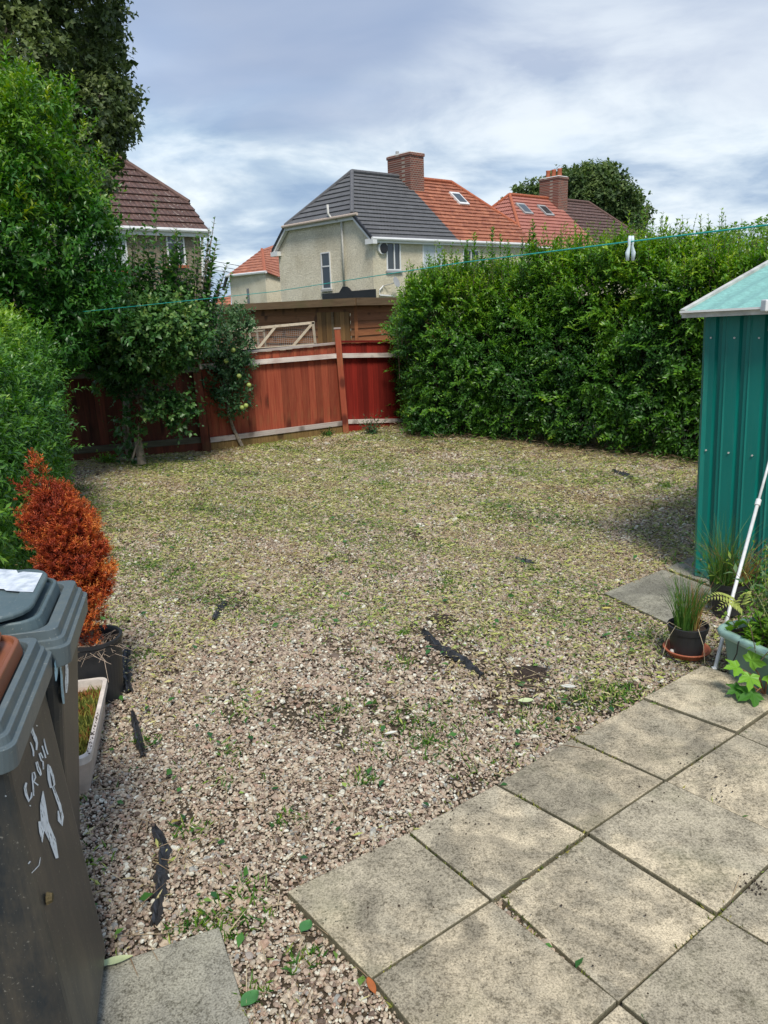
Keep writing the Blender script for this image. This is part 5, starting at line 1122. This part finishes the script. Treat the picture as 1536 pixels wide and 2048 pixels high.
leaves('mossy_growth', P, rng.normal(0, .5, (n, 3)) + [0, 0, .9], rng.normal(size=(n, 3)), Ln, Ln * .16, np.clip(.6 + .25 * snoise(P, 14, 5) + rng.normal(0, .2, n), 0, 1), L_MOSS, tro, kind='stuff', two=True)
cs = MB()
for k in range(70):
    f_ = random.uniform(.0, .95); p = ctr + dx_ * (wT * .455 + random.uniform(-.006, .006)) + dy_ * (-hl * f_) * 1.0; p = np.array([p[0], p[1], TZ + .001]); s = random.uniform(.0012, .004)
    cs.add([p + [-s, 0, 0], p + [0, -s, 0], p + [s, 0, 0], p + [0, s, 0], p + [0, 0, s]], [(0, 1, 4), (1, 2, 4), (2, 3, 4), (3, 0, 4)])
cs.build('soil_specks', m_compost, tro, kind='stuff')

# ================================================================== WHEELIE BINS
def wheelie(near, far, mb_body, mb_lid, label, tp=(.9, .95, .02, .05), tray=.0, name='wheelie_bin', depth=.55, zr=1.03):
    near = np.array([*near, 0.]); far = np.array([*far, 0.]); dY = unit(far - near); dX = np.array([dY[1], -dY[0], 0]);  # dX: outwards (towards +x)
    wd = np.linalg.norm(far - near); c = (near + far) / 2 - dX * depth / 2
    o = thing(name, (c[0], c[1], 0), label, 'wheelie bin')
    R2 = lambda hx, hy, r0, z, sx=0: rrect(c + dX * sx, hx, hy, r0, z, dX, dY, 5)
    hx, hy = depth / 2, wd / 2
    # tapering body
    fx = .0
    bx, by, tf, ty = tp
    e1 = hx * bx - .012; e0 = e1 - tf; bk = -hx * .86   # front face top / bottom, back face
    rg = lambda e, y_, r_, z, k=.03: R2((e - (bk + k)) / 2, hy * y_, r_, z, (e + bk + k) / 2)
    loft([rg(e0 - .01, by - ty - .02, .04, .02, .10), rg(e0, by - ty, .045, .08, .09), rg(e1, by, .045, zr - .16, 0), rg(e1, by, .045, zr - .02, 0)]).build('body', mb_body, o, smooth=False)
    q_ = rg(e0 - .01, by - ty - .02, .04, .02, .10); MB().add(q_, [tuple(range(len(q_)))]).build('base', mb_body, o)
    # stepped rim
    loft([R2(hx * .88, hy * .92, .045, zr - .10), R2(hx * .985, hy * .985, .035, zr - .10), R2(hx, hy, .03, zr - .045), R2(hx * .965, hy * .965, .03, zr - .045), R2(hx * .955, hy * .955, .03, zr - .025), R2(hx * .92, hy * .93, .028, zr - .025), R2(hx * .905, hy * .92, .026, zr), R2(hx * (.80 + tray), hy * .88, .05, zr), R2(hx * (.78 + tray), hy * .86, .05, zr - .02), R2(hx * .01, hy * .01, .0005, zr - .02)]).build('rim', m_bin2, o, smooth=False, bevel=.002)
    lx = -.055
    lx = -.03
    lid = loft([R2(hx * (.82 + tray), hy * .86, .06, zr - .01, lx * .5), R2(hx * (.80 + tray), hy * .85, .06, zr + .022, lx * .5), R2(hx * (.77 + tray), hy * .82, .055, zr + .026, lx * .5), R2(hx * (.75 + tray), hy * .80, .055, zr + .012, lx * .5), R2(hx * (.73 + tray), hy * .78, .05, zr + .014, lx * .5), R2(hx * .01, hy * .01, .001, zr + .02, lx)]).build('lid', mb_lid, o, smooth=False, bevel=.003)
    top = loft([R2(hx * .78, hy * .92, .09, zr + .036, lx * 1.0), R2(hx * .785, hy * .925, .09, zr + .044, lx * 1.0), R2(hx * .77, hy * .91, .085, zr + .050, lx * 1.0), R2(hx * .60, hy * .72, .05, zr + .052, lx * 1.0), R2(hx * .59, hy * .70, .05, zr + .046, lx * 1.0), R2(hx * .01, hy * .01, .001, zr + .048, lx * 1.0)]).build('lid_panel', mb_lid, lid, bevel=.002)
    # rear axle, wheels, handle
    back = c - dX * (hx * .78)
    for s in (-1, 1):
        wc = back + dY * (hy * .86 * s) + Zv * .10; wh = MB().tube([wc - dY * .022, wc + dY * .022], .10, 20).build('wheel', m_pot, o)
        MB().tube([wc - dY * .026, wc + dY * .026], .05, 14).build('hub', m_grey, wh)
    MB().tube([back - dY * hy * .8 + Zv * .10, back + dY * hy * .8 + Zv * .10], .012, 8).build('axle', m_grey, o)
    hb_ = c - dX * (hx + .06) + Zv * (zr - .01); MB().tube([hb_ - dY * hy * .7, hb_ + dY * hy * .7], .014, 8).build('handle', mb_body, o)
    for s in (-1, 0, 1): MB().beam(hb_ + dY * hy * .65 * s, hb_ + dY * hy * .65 * s + dX * .1, .02, .03).build('handle_bracket', mb_body, o)
    return o, c, dX, dY, hx, hy, tp
b1 = wheelie((-.745, 1.35), (-.86, 1.825), m_bin, m_lid_brown, 'charcoal wheelie bin with brown lid and hand-painted white number', (.95, .985, -.045, -.03), .05)
b2 = wheelie((-.822, 1.83), (-.925, 2.25), m_bin, m_binlid, 'wheelie bin with grey lid and torn white label beside the trough', (.90, .93, .085, .30))
# painted marks lie on the front face: unproject photo strokes onto it
def face_pt(bin_, px, py, off=.0015):
    o, c, dX, dY, hx, hy, tp = bin_; zr = 1.03; e1 = hx * tp[0] - .012; e0 = e1 - tp[2]
    def surf(z):
        f = np.clip((z - .08) / (zr - .16 - .08), 0, 1); return e0 + (e1 - e0) * f + off
    v = ray(px, py); O = np.array([0, 0, CH]); z = .6
    for _ in range(12):
        t = (surf(z) - (O - c) @ dX) / (v @ dX); p = O + v * t; z = p[2]
    return p
def stroke(bin_, pts, wpx, mat, name='painted_stroke'):
    P = [face_pt(bin_, *p) for p in pts]; o = bin_[0]; mb = MB(); vv = []; n = len(P)
    wv = wpx if hasattr(wpx, '__len__') else [wpx] * n
    for i, (p, q) in enumerate(zip(P, pts)):
        d = np.array(pts[min(i + 1, n - 1)], float) - np.array(pts[max(i - 1, 0)], float); d /= np.linalg.norm(d) + 1e-9; s_ = np.array([-d[1], d[0]]) * wv[i] / 2
        vv += [face_pt(bin_, q[0] + s_[0], q[1] + s_[1]), face_pt(bin_, q[0] - s_[0], q[1] - s_[1])]
    mb.add(vv, [(2 * i, 2 * i + 1, 2 * i + 3, 2 * i + 2) for i in range(n - 1)]); return mb.build(name, mat, o)
CR = lambda x, y: (x / 5.69, 1400 + y / 5.69)
def S_(pts, w, b_=b1, m=m_paint): stroke(b_, [CR(*p) for p in pts], [q / 5.69 for q in w] if hasattr(w, '__len__') else w / 5.69, m)
S_([(350, 370), (345, 320), (360, 300), (375, 370), (400, 430), (420, 490), (415, 570)], [30, 34, 26, 34, 40, 26, 18])        # 3
S_([(345, 480), (362, 520), (380, 580), (382, 640)], [12, 16, 20, 16])
S_([(300, 940), (285, 1000), (300, 1080), (330, 1150), (358, 1100), (360, 1050)], [22, 30, 32, 32, 24, 12])               # C
S_([(385, 1090), (378, 1000), (370, 900), (370, 830), (390, 820), (405, 880), (385, 930), (435, 970)], 17)                # A
S_([(465, 860), (430, 800), (410, 710), (425, 700), (440, 760), (460, 800), (470, 850)], 15)                              # D
S_([(495, 790), (490, 700), (470, 690), (445, 610), (460, 600), (490, 660)], 16)                                          # E
S_([(520, 660), (505, 600), (485, 540), (480, 520)], 18); S_([(545, 620), (520, 540), (500, 440)], 16)
S_([(490, 1035), (490, 1200), (510, 1400), (600, 1600), (650, 1800)], [8, 70, 90, 75, 34])                                 # 1
S_([(470, 1380), (475, 1500), (482, 1620)], [70, 56, 6])
S_([(600, 1000), (620, 960), (600, 860), (560, 760), (548, 730), (550, 800), (560, 900), (580, 1000)], [14, 20, 26, 34, 20, 30, 34, 26])   # 9
S_([(600, 980), (640, 1090), (680, 1200), (712, 1330), (705, 1430), (675, 1370), (662, 1260)], [26, 34, 36, 28, 20, 36, 14])
S_([(460, 1790), (445, 1880), (360, 1970)], [6, 12, 8]); S_([(345, 1835), (322, 1865)], 14)
for x, y in [(345, 130), (420, 290), (285, 505), (345, 1200), (65, 1090)]: S_([(x - 8, y), (x + 8, y + 6)], 14)
# rusty plug on the front
pq = face_pt(b1, 94, 1797, .003); MB().tube([pq, pq + b1[2] * .012], [.014, .010], 8).build('drain_plug', simple('mud_clot', (.10, .075, .03), .9, .5, 60, .9), b1[0])
# blue/white paint dribbles on bin 2
C2 = lambda x, y: (x / 6.825, 1100 + y / 6.825)
def S2(pts, w, m=m_bluepaint): stroke(b2, [C2(*p) for p in pts], [q / 6.825 for q in w] if hasattr(w, '__len__') else w / 6.825, m, 'paint_run')
S2([(815, 1350), (790, 1440), (770, 1560), (768, 1680), (765, 1790)], [30, 50, 60, 44, 14]); S2([(800, 1420), (820, 1560), (840, 1700), (845, 1850), (860, 2000), (870, 2100)], [20, 26, 30, 30, 36, 24])
S2([(870, 1300), (890, 1400), (905, 1500), (915, 1640), (910, 1800), (905, 1950)], [50, 36, 30, 40, 50, 20], m_paint)
# torn label on the grey lid
o2, c2, dX2, dY2, hx2, hy2, _ = b2; zl = 1.03 + .0525
lp = [(0, 1138), (33, 1140), (36, 1146), (46, 1143), (85, 1146), (66, 1184), (40, 1183), (12, 1181), (8, 1178), (-30, 1176), (-28, 1138)]
vv = [G(x, y, zl) for x, y in lp]; MB().add(vv, [tuple(range(len(vv)))]).build('torn_label', m_label, o2)

# ================================================================== GREEN METAL SHED
sc0 = G(1393, 1150, 0); topc = atY(1415, 634, sc0[1]); HZ = topc[2]
gD = np.array([.66, -.75, 0]); aD = np.array([.75, .66, 0])
gs = thing('metal_shed', (sc0[0], sc0[1], 0), 'green corrugated metal shed with faded turquoise roof at the right edge', 'shed')
lean_ = (topc - sc0) / HZ     # slight lean of the whole shed
def sp_(u, v, z): return sc0 + gD * u + aD * v + lean_ * z
# ribbed cladding panels, profile runs along the wall
def cladding(org_u, org_v, ln, du, dv, nrm, name):
    prof = []; x = 0; pitch = .145; k = 0
    prof.append((0, 0))
    while x < ln:
        for px_, d_ in ((.055, 0), (.066, -.022), (.086, -.022), (.097, 0), (.118, 0), (.124, .008), (.132, 0)): 
            if x + px_ < ln: prof.append((x + px_, d_))
        x += pitch
    prof.append((ln, 0)); vv = []
    for q, d_ in prof: vv += [sp_(org_u + du * q, org_v + dv * q, .0) + nrm * d_, sp_(org_u + du * q, org_v + dv * q, HZ + .02) + nrm * d_]
    return MB().add(vv, [(2 * i, 2 * i + 2, 2 * i + 3, 2 * i + 1) for i in range(len(prof) - 1)]).build(name, m_green_metal, gs)
cladding(0, 0, 1.9, 1, 0, -aD, 'ribbed_wall'); cladding(0, 0, 2.2, 0, 1, -gD, 'end_wall')
MB().beam(sp_(.0, 0, 0), sp_(.0, 0, HZ), .03, .03).build('corner_trim', m_green_metal, gs)
MB().prism([sp_(-.0, .02, 0), sp_(1.9, .02, 0), sp_(1.9, .02, .05), sp_(-.0, .02, .05)], -aD * .035).build('base_rail', m_green_metal, gs)
scr = MB()
for k in range(12):
    for zz in (.12, .85, 1.55):
        p = sp_(.03 + k * .145, -.004, zz); scr.tube([p, p - aD * .006], .006, 6)
scr.build('screws', m_trim, gs, kind='stuff')
r0_, r1_ = -.10, 1.95; rise = .25
e0 = G(1381, 626, HZ + .005); 
def rp_(u, v): return sp_(u, v, HZ) + Zv * (.03 + (v + .09) * rise + .03 * max(0, u)) 
wr = MB(); vv = []; us = np.linspace(-.10, 1.9, 90)
for u in us:
    zz = .012 * (abs(math.sin(u * 22)) ** 3); vv += [rp_(u, -.09) + Zv * zz, rp_(u, 1.1) + Zv * zz]
wr.add(vv, [(2 * i, 2 * i + 1, 2 * i + 3, 2 * i + 2) for i in range(len(us) - 1)]).build('roof_sheet', m_green_roof, gs)
MB().add([rp_(-.1, 1.1), rp_(1.9, 1.1), rp_(1.9, 1.1) + aD * 1.1 - Zv * .27, rp_(-.1, 1.1) + aD * 1.1 - Zv * .27], [(0, 1, 2, 3)]).build('roof_sheet', m_green_roof, gs)
MB().beam(rp_(-.11, -.10) - Zv * .012, rp_(1.9, -.10) - Zv * .012, .02, .034).build('eave_trim', m_trim, gs)
MB().beam(rp_(-.11, -.125) + Zv * .014, rp_(1.9, -.125) + Zv * .014, .03, .012).build('eave_lip', m_white, gs)
MB().beam(rp_(-.11, -.10) + Zv * .005, rp_(-.11, 1.1) + Zv * .01, .03, .035).build('verge_trim', m_trim, gs)
bx = atY(1530, 612, (rp_(.42, -.13))[1]); MB().box(bx[0] - .012, bx[0] + .09, bx[1] - .03, bx[1] + .03, bx[2] - .03, bx[2] + .035).build('gutter_clip', m_white, gs, bevel=.006)
bx = atY(1540, 648, (sp_(.43, -.0, 1))[1] - .03); MB().box(bx[0] - .01, bx[0] + .05, bx[1] - .03, bx[1] + .0, bx[2] - .04, bx[2] + .04).build('door_bracket', m_white, gs, bevel=.004)

# ================================================================== POTS ON THE RIGHT
sc_ = G(1388, 1320, 0) + [0.0, .10, 0]; zc = .0
sau = thing('pot_saucer', tuple(sc_), 'terracotta coloured saucer under the black grass pot', 'saucer')
MB().lathe([(.001, .004), (.095, .004), (.112, .03), (.120, .034), (.116, .040), (.106, .036), (.092, .012), (.001, .012)], 40, (sc_[0], sc_[1], -.012)).build('dish', m_terra, sau, smooth=True)
pebp = sc_ + [-.085, -.02, .012]; o = MB().lathe([(.001, .014), (.008, .012), (.013, 0), (.008, -.008), (.001, -.01)], 8, tuple(pebp)).build('pebble', m_trim, None, smooth=True); tag(o, 'small pale pebble lying in the terracotta saucer', 'pebble')
gp1 = thing('plant_pot', tuple(sc_), 'small black plastic pot of grass standing in terracotta saucer', 'plant pot')
MB().lathe([(.078, 0), (.092, .115), (.098, .117), (.103, .150), (.098, .152), (.094, .14), (.08, .03)], 40, (sc_[0], sc_[1], .004)).build('pot_wall', m_pot, gp1, smooth=False)
MB().lathe([(.001, .135), (.093, .130)], 24, (sc_[0], sc_[1], 0)).build('compost', m_compost, gp1)
def grasses(name, c, z, r0, n, L0, L1, label, cat, mat=L_GRASS, spread=.25, tint=(.0, .8), par=None, segs=5, wd=.004):
    a = rng.uniform(0, 6.28, n); rr = r0 * np.sqrt(rng.uniform(0, 1, n)); P0 = np.stack([c[0] + rr * np.cos(a), c[1] + rr * np.sin(a), np.full(n, z)], 1); out_ = np.stack([np.cos(a), np.sin(a), 0 * a], 1) * (rr / r0)[:, None] * spread + rng.normal(0, spread * .45, (n, 3)) * [1, 1, 0]
    L_ = rng.uniform(L0, L1, n); tt = rng.uniform(*tint, n); Vs = []; 
    sd_ = unit(np.cross(unit(out_ + [0, 0, 1]), rng.normal(size=(n, 3))))
    for i in range(segs + 1):
        f = i / segs; p = P0 + np.array([0, 0, 1.]) * (L_ * f)[:, None] * (1 - .18 * f * np.linalg.norm(out_, axis=1)[:, None] * 2) + out_ * (L_ * f ** 1.7)[:, None]; w_ = wd * (1 - f) ** .6 + .0004; Vs += [p + sd_ * w_ / 2, p - sd_ * w_ / 2]
    V = np.stack(Vs, 1); k = 2 * (segs + 1); off = np.array(par['wloc']) if par is not None else np.zeros(3)
    m = bpy.data.meshes.new(name); q = np.array([[2 * i, 2 * i + 1, 2 * i + 3, 2 * i + 2] for i in range(segs)]).ravel(); idx = (np.arange(n)[:, None] * k + q[None]).ravel().astype(np.int32)
    m.vertices.add(n * k); m.vertices.foreach_set('co', (V.reshape(-1, 3) - off).astype(np.float32).ravel()); m.loops.add(len(idx)); m.loops.foreach_set('vertex_index', idx); m.polygons.add(n * segs); m.polygons.foreach_set('loop_start', np.arange(0, n * segs * 4, 4, dtype=np.int32)); m.update(calc_edges=True)
    at = m.attributes.new('tint', 'FLOAT', 'POINT'); at.data.foreach_set('value', np.repeat(tt, k).astype(np.float32)); m.materials.append(mat)
    o = bpy.data.objects.new(name, m); COL.objects.link(o); place(o, par, off); o['kind'] = 'stuff'
    if label: tag(o, label, cat)
    return o
gt = thing('grass_plant', (sc_[0], sc_[1], .13), 'tufted grass with browning blades in the small black pot', 'grass plant')
grasses('green_blades', sc_ + [-.02, 0, 0], .13, .05, 170, .15, .36, None, None, spread=.28, tint=(0, .6), par=gt)
grasses('brown_blades', sc_ + [.02, 0, 0], .13, .04, 80, .10, .30, None, None, spread=.2, tint=(.78, 1), par=gt)
tw_ = MB()
for k in range(5):
    a = random.uniform(0, 6.28); p = sc_ + [.05 * math.cos(a), .05 * math.sin(a), .14]; d = np.array([math.cos(a), math.sin(a), 0]); tw_.tube([p, p + d * .05 + [0, 0, .03], p + d * .11 + [0, 0, -.03], p + d * .14 + [0, 0, -.12]], [.0015] * 4, 3, False)
tw_.build('hanging_stalks', simple('straw', (.45, .38, .25), .7, .2, 20, 0), gt, kind='stuff')
# tall rush pot behind
rc = G(1450, 1225, 0) + [.02, .02, 0]
rpot = thing('plant_pot', tuple(rc), 'dark pot half hidden behind, holding tall green rushes by shed', 'plant pot')
MB().lathe([(.08, 0), (.10, .16), (.106, .162), (.108, .19), (.10, .19), (.09, .1)], 28, tuple(rc)).build('pot_wall', m_pot, rpot); MB().lathe([(.001, .17), (.1, .165)], 20, tuple(rc)).build('compost', m_compost, rpot)
ru = thing('rush_plant', (rc[0], rc[1], .17), 'tall fine green rushes leaning against the green shed wall', 'rush plant')
grasses('blades', rc + [-.05, 0, 0], .17, .06, 200, .18, .46, None, None, spread=.38, tint=(0, .7), par=ru, wd=.003); grasses('dry_blades', rc + [.04, 0, 0], .17, .06, 120, .10, .36, None, None, spread=.5, tint=(.75, 1), par=ru, wd=.003)
# sage green trough
tz = .24; g0 = G(1432, 1250, tz); g1 = G(1540, 1300, tz); gd = unit((g1 - g0) * [1, 1, 0]); gn = np.array([-gd[1], gd[0], 0])
gc = g0 + gd * .29 + gn * .12; gc = np.array([gc[0], gc[1], 0])
gt2 = thing('trough_planter', tuple(gc), 'sage green plastic trough crowded with weeds before the metal shed', 'planter')
R3 = lambda hx, hy, r0, z: rrect(gc, hx, hy, r0, z, gd, gn, 7)
loft([R3(.235, .095, .05, 0), R3(.27, .12, .06, tz - .04), R3(.25, .10, .05, tz - .04), R3(.22, .08, .05, .1)]).build('trough_wall', m_green_pot, gt2, smooth=False)
loft([R3(.27, .12, .06, tz - .045), R3(.292, .142, .07, tz - .035), R3(.298, .148, .075, tz - .015), R3(.29, .14, .07, tz), R3(.265, .115, .055, tz), R3(.26, .11, .055, tz - .04)]).build('rim', m_green_rim, gt2, smooth=True)
k_ = R3(.262, .112, .055, tz - .03); MB().add(k_, [tuple(range(len(k_)))]).build('compost', m_compost, gt2)
wr_ = R3(.302, .152, .077, tz - .02); 
o = MB().tube([gc + gd * -.12 - gn * .11 + Zv * (tz + .004), gc + gd * -.12 - gn * .153 + Zv * (tz - .015), gc + gd * -.13 - gn * .145 + Zv * (tz - .08), gc + gd * -.17 - gn * .13 + Zv * .08], .003, 5).build('cable_tie', m_black, gt2)
o = MB().lathe([(.001, .016), (.012, .014), (.018, 0), (.01, -.01)], 10, tuple(gc - gd * .2 + gn * .03 + Zv * tz)).build('pebble', m_trim, None, smooth=True); tag(o, 'grey white pebble on the corner of the sage trough', 'pebble')
# plants in trough
def leafy(name, c, z, n, h, L, W, mat, label, tint=.5, spread=.35, r0=.1, k=12, dirv=(0, 0, 1)):
    o = thing(name, (c[0], c[1], z), label, 'plant'); P = np.array([c[0], c[1], z]) + rng.normal(0, r0, (n, 3)) * [1, 1, 0]; D = unit(np.array(dirv) + rng.normal(0, spread, (n, 3)) * [1, 1, .4]); ln = h * rng.uniform(.5, 1.1, n)
    arr = shoots(P, D, ln, k, L, W, spread=1.1, tint0=tint + rng.normal(0, .12, n), tiptint=.15, curve=.15); leaves('leaves', *arr, mat, o, kind='stuff')
    s = MB()
    for p, d, l in zip(P, D, ln): s.tube([p, p + d * l * .5, p + d * l - [0, 0, .15 * l]], [.003, .002, .001], 3, False)
    s.build('stems', m_twig, o); return o
leafy('weed_clump', gc - gd * .02, tz - .03, 60, .32, .065, .017, L_YOUNG, 'narrow-leaved bright green weeds filling the sage trough', .35, .3, .07)
leafy('weed_clump', gc - gd * .06 + gn * .05, tz - .03, 24, .42, .07, .024, L_APPLE, 'taller pale-leaved weed stems leaning past the white pole', .7, .25, .06)
leafy('weed_clump', gc - gd * .10 - gn * .02, tz - .03, 34, .18, .055, .036, L_YOUNG, 'low broad-leaved lime green seedling in the sage trough', .55, .6, .05, 8)
leafy('weed_clump', rc + [.12, .05, 0], .05, 40, .42, .07, .02, L_SHRUB, 'leafy green weeds growing between rush pot and metal shed', .55, .35, .08)
# fern fronds
fn = thing('fern', tuple(gc - gd * .1 + Zv * tz), 'pale yellow-green fern frond arching left over the sage trough', 'fern')
for s0, s1, n_ in ((( 1475, 1205), (1402, 1203), 26), ((1478, 1212), (1432, 1222), 20), ((1480, 1210), (1500, 1190), 18)):
    a_ = atY(*s0, gc[1] - .03); b_ = atY(*s1, gc[1] - .10); t_ = np.linspace(0, 1, n_); mid_ = a_ + (b_ - a_) * t_[:, None] + np.array([0, 0, .03]) * np.sin(t_ * 3.14)[:, None]
    d_ = unit(np.tile(b_ - a_, (n_, 1))); sd_ = unit(np.cross(d_, [0, -.5, .8])); sg = np.where(np.arange(n_) % 2, 1, -1)[:, None]; L_ = .045 * (1 - t_) + .006
    leaves('frond', mid_, sd_ * sg + d_ * .5, np.tile([0, -.5, .8], (n_, 1)), L_, L_ * .3, rng.uniform(.3, 1, n_), L_FERN, fn, kind='stuff')
    MB().tube([mid_[0], mid_[n_ // 2], mid_[-1]], [.0025, .002, .001], 4).build('stalk', m_twig, fn)
# wild stalks with seed heads
sh_ = thing('seeding_weed', tuple(gc + gn * .1 + gd * .02 + Zv * tz), 'wispy stalks with dry seed heads rising before the shed', 'weed')
s = MB(); pl_ = []
for k in range(46):
    b_ = gc + gd * random.uniform(-.1, .26) + gn * random.uniform(-.05, .1) + Zv * (tz - .02); d = np.array([random.gauss(-.05, .25), random.gauss(0, .2), 1.]); l = random.uniform(.2, .46); e_ = b_ + d * l; s.tube([b_, (b_ + e_) / 2 + rng.normal(0, .01, 3), e_], [.0018, .0014, .0008], 3, False)
    for j in range(14): pl_.append(b_ + (e_ - b_) * random.uniform(.6, 1) + rng.normal(0, .012, 3))
s.build('stalks', simple('green_straw', (.22, .26, .10), .7, .3, 20, 0), sh_, kind='stuff'); P = np.array(pl_); n = len(P); leaves('seeds', P, rng.normal(size=(n, 3)), rng.normal(size=(n, 3)), .016, .004, rng.uniform(0, 1, n), L_FERN, sh_, kind='stuff', two=True)
# sycamore seedling
sy = thing('sycamore_seedling', tuple(G(1520, 1390, 0)), 'sycamore seedling with broad lobed bright leaves at right edge', 'seedling')
sy_c = G(1530, 1390, 0)
def lobed(c, d, nrm, size, mat):
    d = unit(np.array(d, float)); nrm = np.array(nrm, float); s_ = unit(np.cross(d, nrm)); nrm = np.cross(s_, d)
    prof = [(0, 0), (25, .42), (45, .62), (58, .50), (75, .78), (90, .62), (100, .95), (118, .60)]   # half outline: angle, radius
    out_ = [(180, .12)]
    rads = [(0, 1.0), (9, .80), (16, .74), (24, .52), (34, .60), (44, .82), (52, .92), (60, .74), (72, .66), (84, .50), (98, .52), (112, .62), (124, .50), (150, .34), (180, .10)]
    pts = [(a, r_) for a, r_ in rads] + [(-a, r_) for a, r_ in rads[-2:0:-1]]
    vv = [c + d * size * .12]; 
    for a, r_ in pts:
        t_ = math.radians(a); vv.append(c + d * size * (.12 + r_ * math.cos(t_) * .8) + s_ * size * r_ * math.sin(t_) * .8 + nrm * size * (.10 * abs(math.sin(2.6 * t_)) - .12 * r_ ** 2))
    n_ = len(pts); m_ = MB().add(vv, [(0, 1 + i, 1 + (i + 1) % n_) for i in range(n_)]); o = m_.build('leaf', mat, sy); return o
m_syc = leafmat('sycamore_leaf', [(0, (.2, .42, .04)), (1, (.3, .55, .05))], .45, .3); m_sycd = leafmat('sycamore_leaf_dark', [(0, (.07, .2, .03)), (1, (.1, .25, .03))], .45, .25)
st_ = MB()
for (x, y, Yo, sx_, dd, mt) in [(1478, 1335, 0, .085, (-1, -.2, .15), m_syc), (1500, 1350, -.03, .09, (-.3, -.7, -.5), m_syc), (1500, 1325, .03, .10, (.3, -.2, .5), m_syc), (1535, 1352, -.02, .09, (.5, -.6, -.1), m_syc), (1510, 1385, -.05, .11, (-.9, -.4, -.1), m_sycd), (1480, 1378, -.02, .08, (-1, -.3, -.1), m_sycd), (1545, 1330, .04, .10, (.4, -.3, .5), m_sycd)]:
    p = atY(x, y, sy_c[1] + Yo); lobed(p, dd, (.0, -.5, .85), sx_, mt); st_.tube([sy_c, (sy_c + p) / 2 + [0, 0, .03], p], [.004, .003, .002], 5)
st_.build('stems', simple('red_stalk', (.25, .12, .06), .6, .2, 20, 0), sy)
n = 140; P = G(1480, 1330, 0) + rng.normal(0, .10, (n, 3)) * [1.3, 1, 0]; P[:, 2] = .004; leaves('leaf_litter', P, flat_dirs(n), rng.normal(size=(n, 3)) + [0, 0, 1], .03, .01, rng.uniform(.0, .6, n), L_STRAW, kind='stuff')
# white pole
pb_ = G(1430, 1338, 0); d1 = atY(1466, 1190, pb_[1] + .30); d2 = atY(1516, 1005, pb_[1] + .62); d3 = atY(1560, 845, pb_[1] + .9)
po = thing('clothes_prop', tuple(pb_), 'slim white metal pole leaning on the green shed', 'pole')
MB().tube([pb_, d1, d2], .0095, 10).build('lower_tube', m_alu, po, smooth=True); MB().tube([d2, d3], .0075, 10).build('upper_tube', m_alu, po, smooth=True)
dd_ = unit(d3 - d2); MB().tube([d2 - dd_ * .018, d2 + dd_ * .018], .015, 12).build('collar', m_white, po); MB().tube([pb_ - [.015, 0, 0], pb_ + [.004, 0, .004]], .012, 8).build('foot', m_white, po)

# ================================================================== CLOTHES LINE + PEG
lp = [atY(1700, 428, 1.7), atY(1536, 450, 2.0), atY(1262, 483, 2.6), atY(925, 525, 3.8), atY(550, 583, 5.6), atY(180, 622, 8.0), atY(60, 632, 9.0)]
o = MB().tube(lp, [.0022, .0022, .0022, .0022, .0022, .0025, .0025], 6).build('washing_line', m_rope, None, origin=tuple(lp[2])); tag(o, 'thin turquoise washing line stretched across the whole garden', 'washing line')
pk = lp[2]; pg = thing('clothes_peg', tuple(pk), 'translucent white plastic peg clipped on the turquoise line', 'peg')
u1 = 2.6 / F * 1.02
def half(s):
    P = [pk + CX * (s * 2.5) * u1 + Zv * 10 * u1, pk + CX * (s * 3.2) * u1, pk + CX * s * 2.6 * u1 - Zv * 8 * u1, pk + CX * s * 5.5 * u1 - Zv * 20 * u1, pk + CX * s * 5.0 * u1 - Zv * 34 * u1]
    return MB().tube(P, [.0045, .0055, .004, .0075, .005], 8)
for s in (-1, 1): half(s).build('peg_half', m_peg, pg, smooth=True)
MB().tube([pk + CX * -.008 - Zv * .008, pk + CX * .008 - Zv * .008], .004, 8).build('spring', m_grey, pg)
# far overhead wires
wi = MB()
for k in range(3): wi.tube([atY(300, 500 + k * 9, 60), atY(640, 560 + k * 8, 60)], .02, 4)
o = wi.build('overhead_wire', m_black, None); tag(o, 'thin dark overhead wires between the left and middle houses', 'overhead wires')
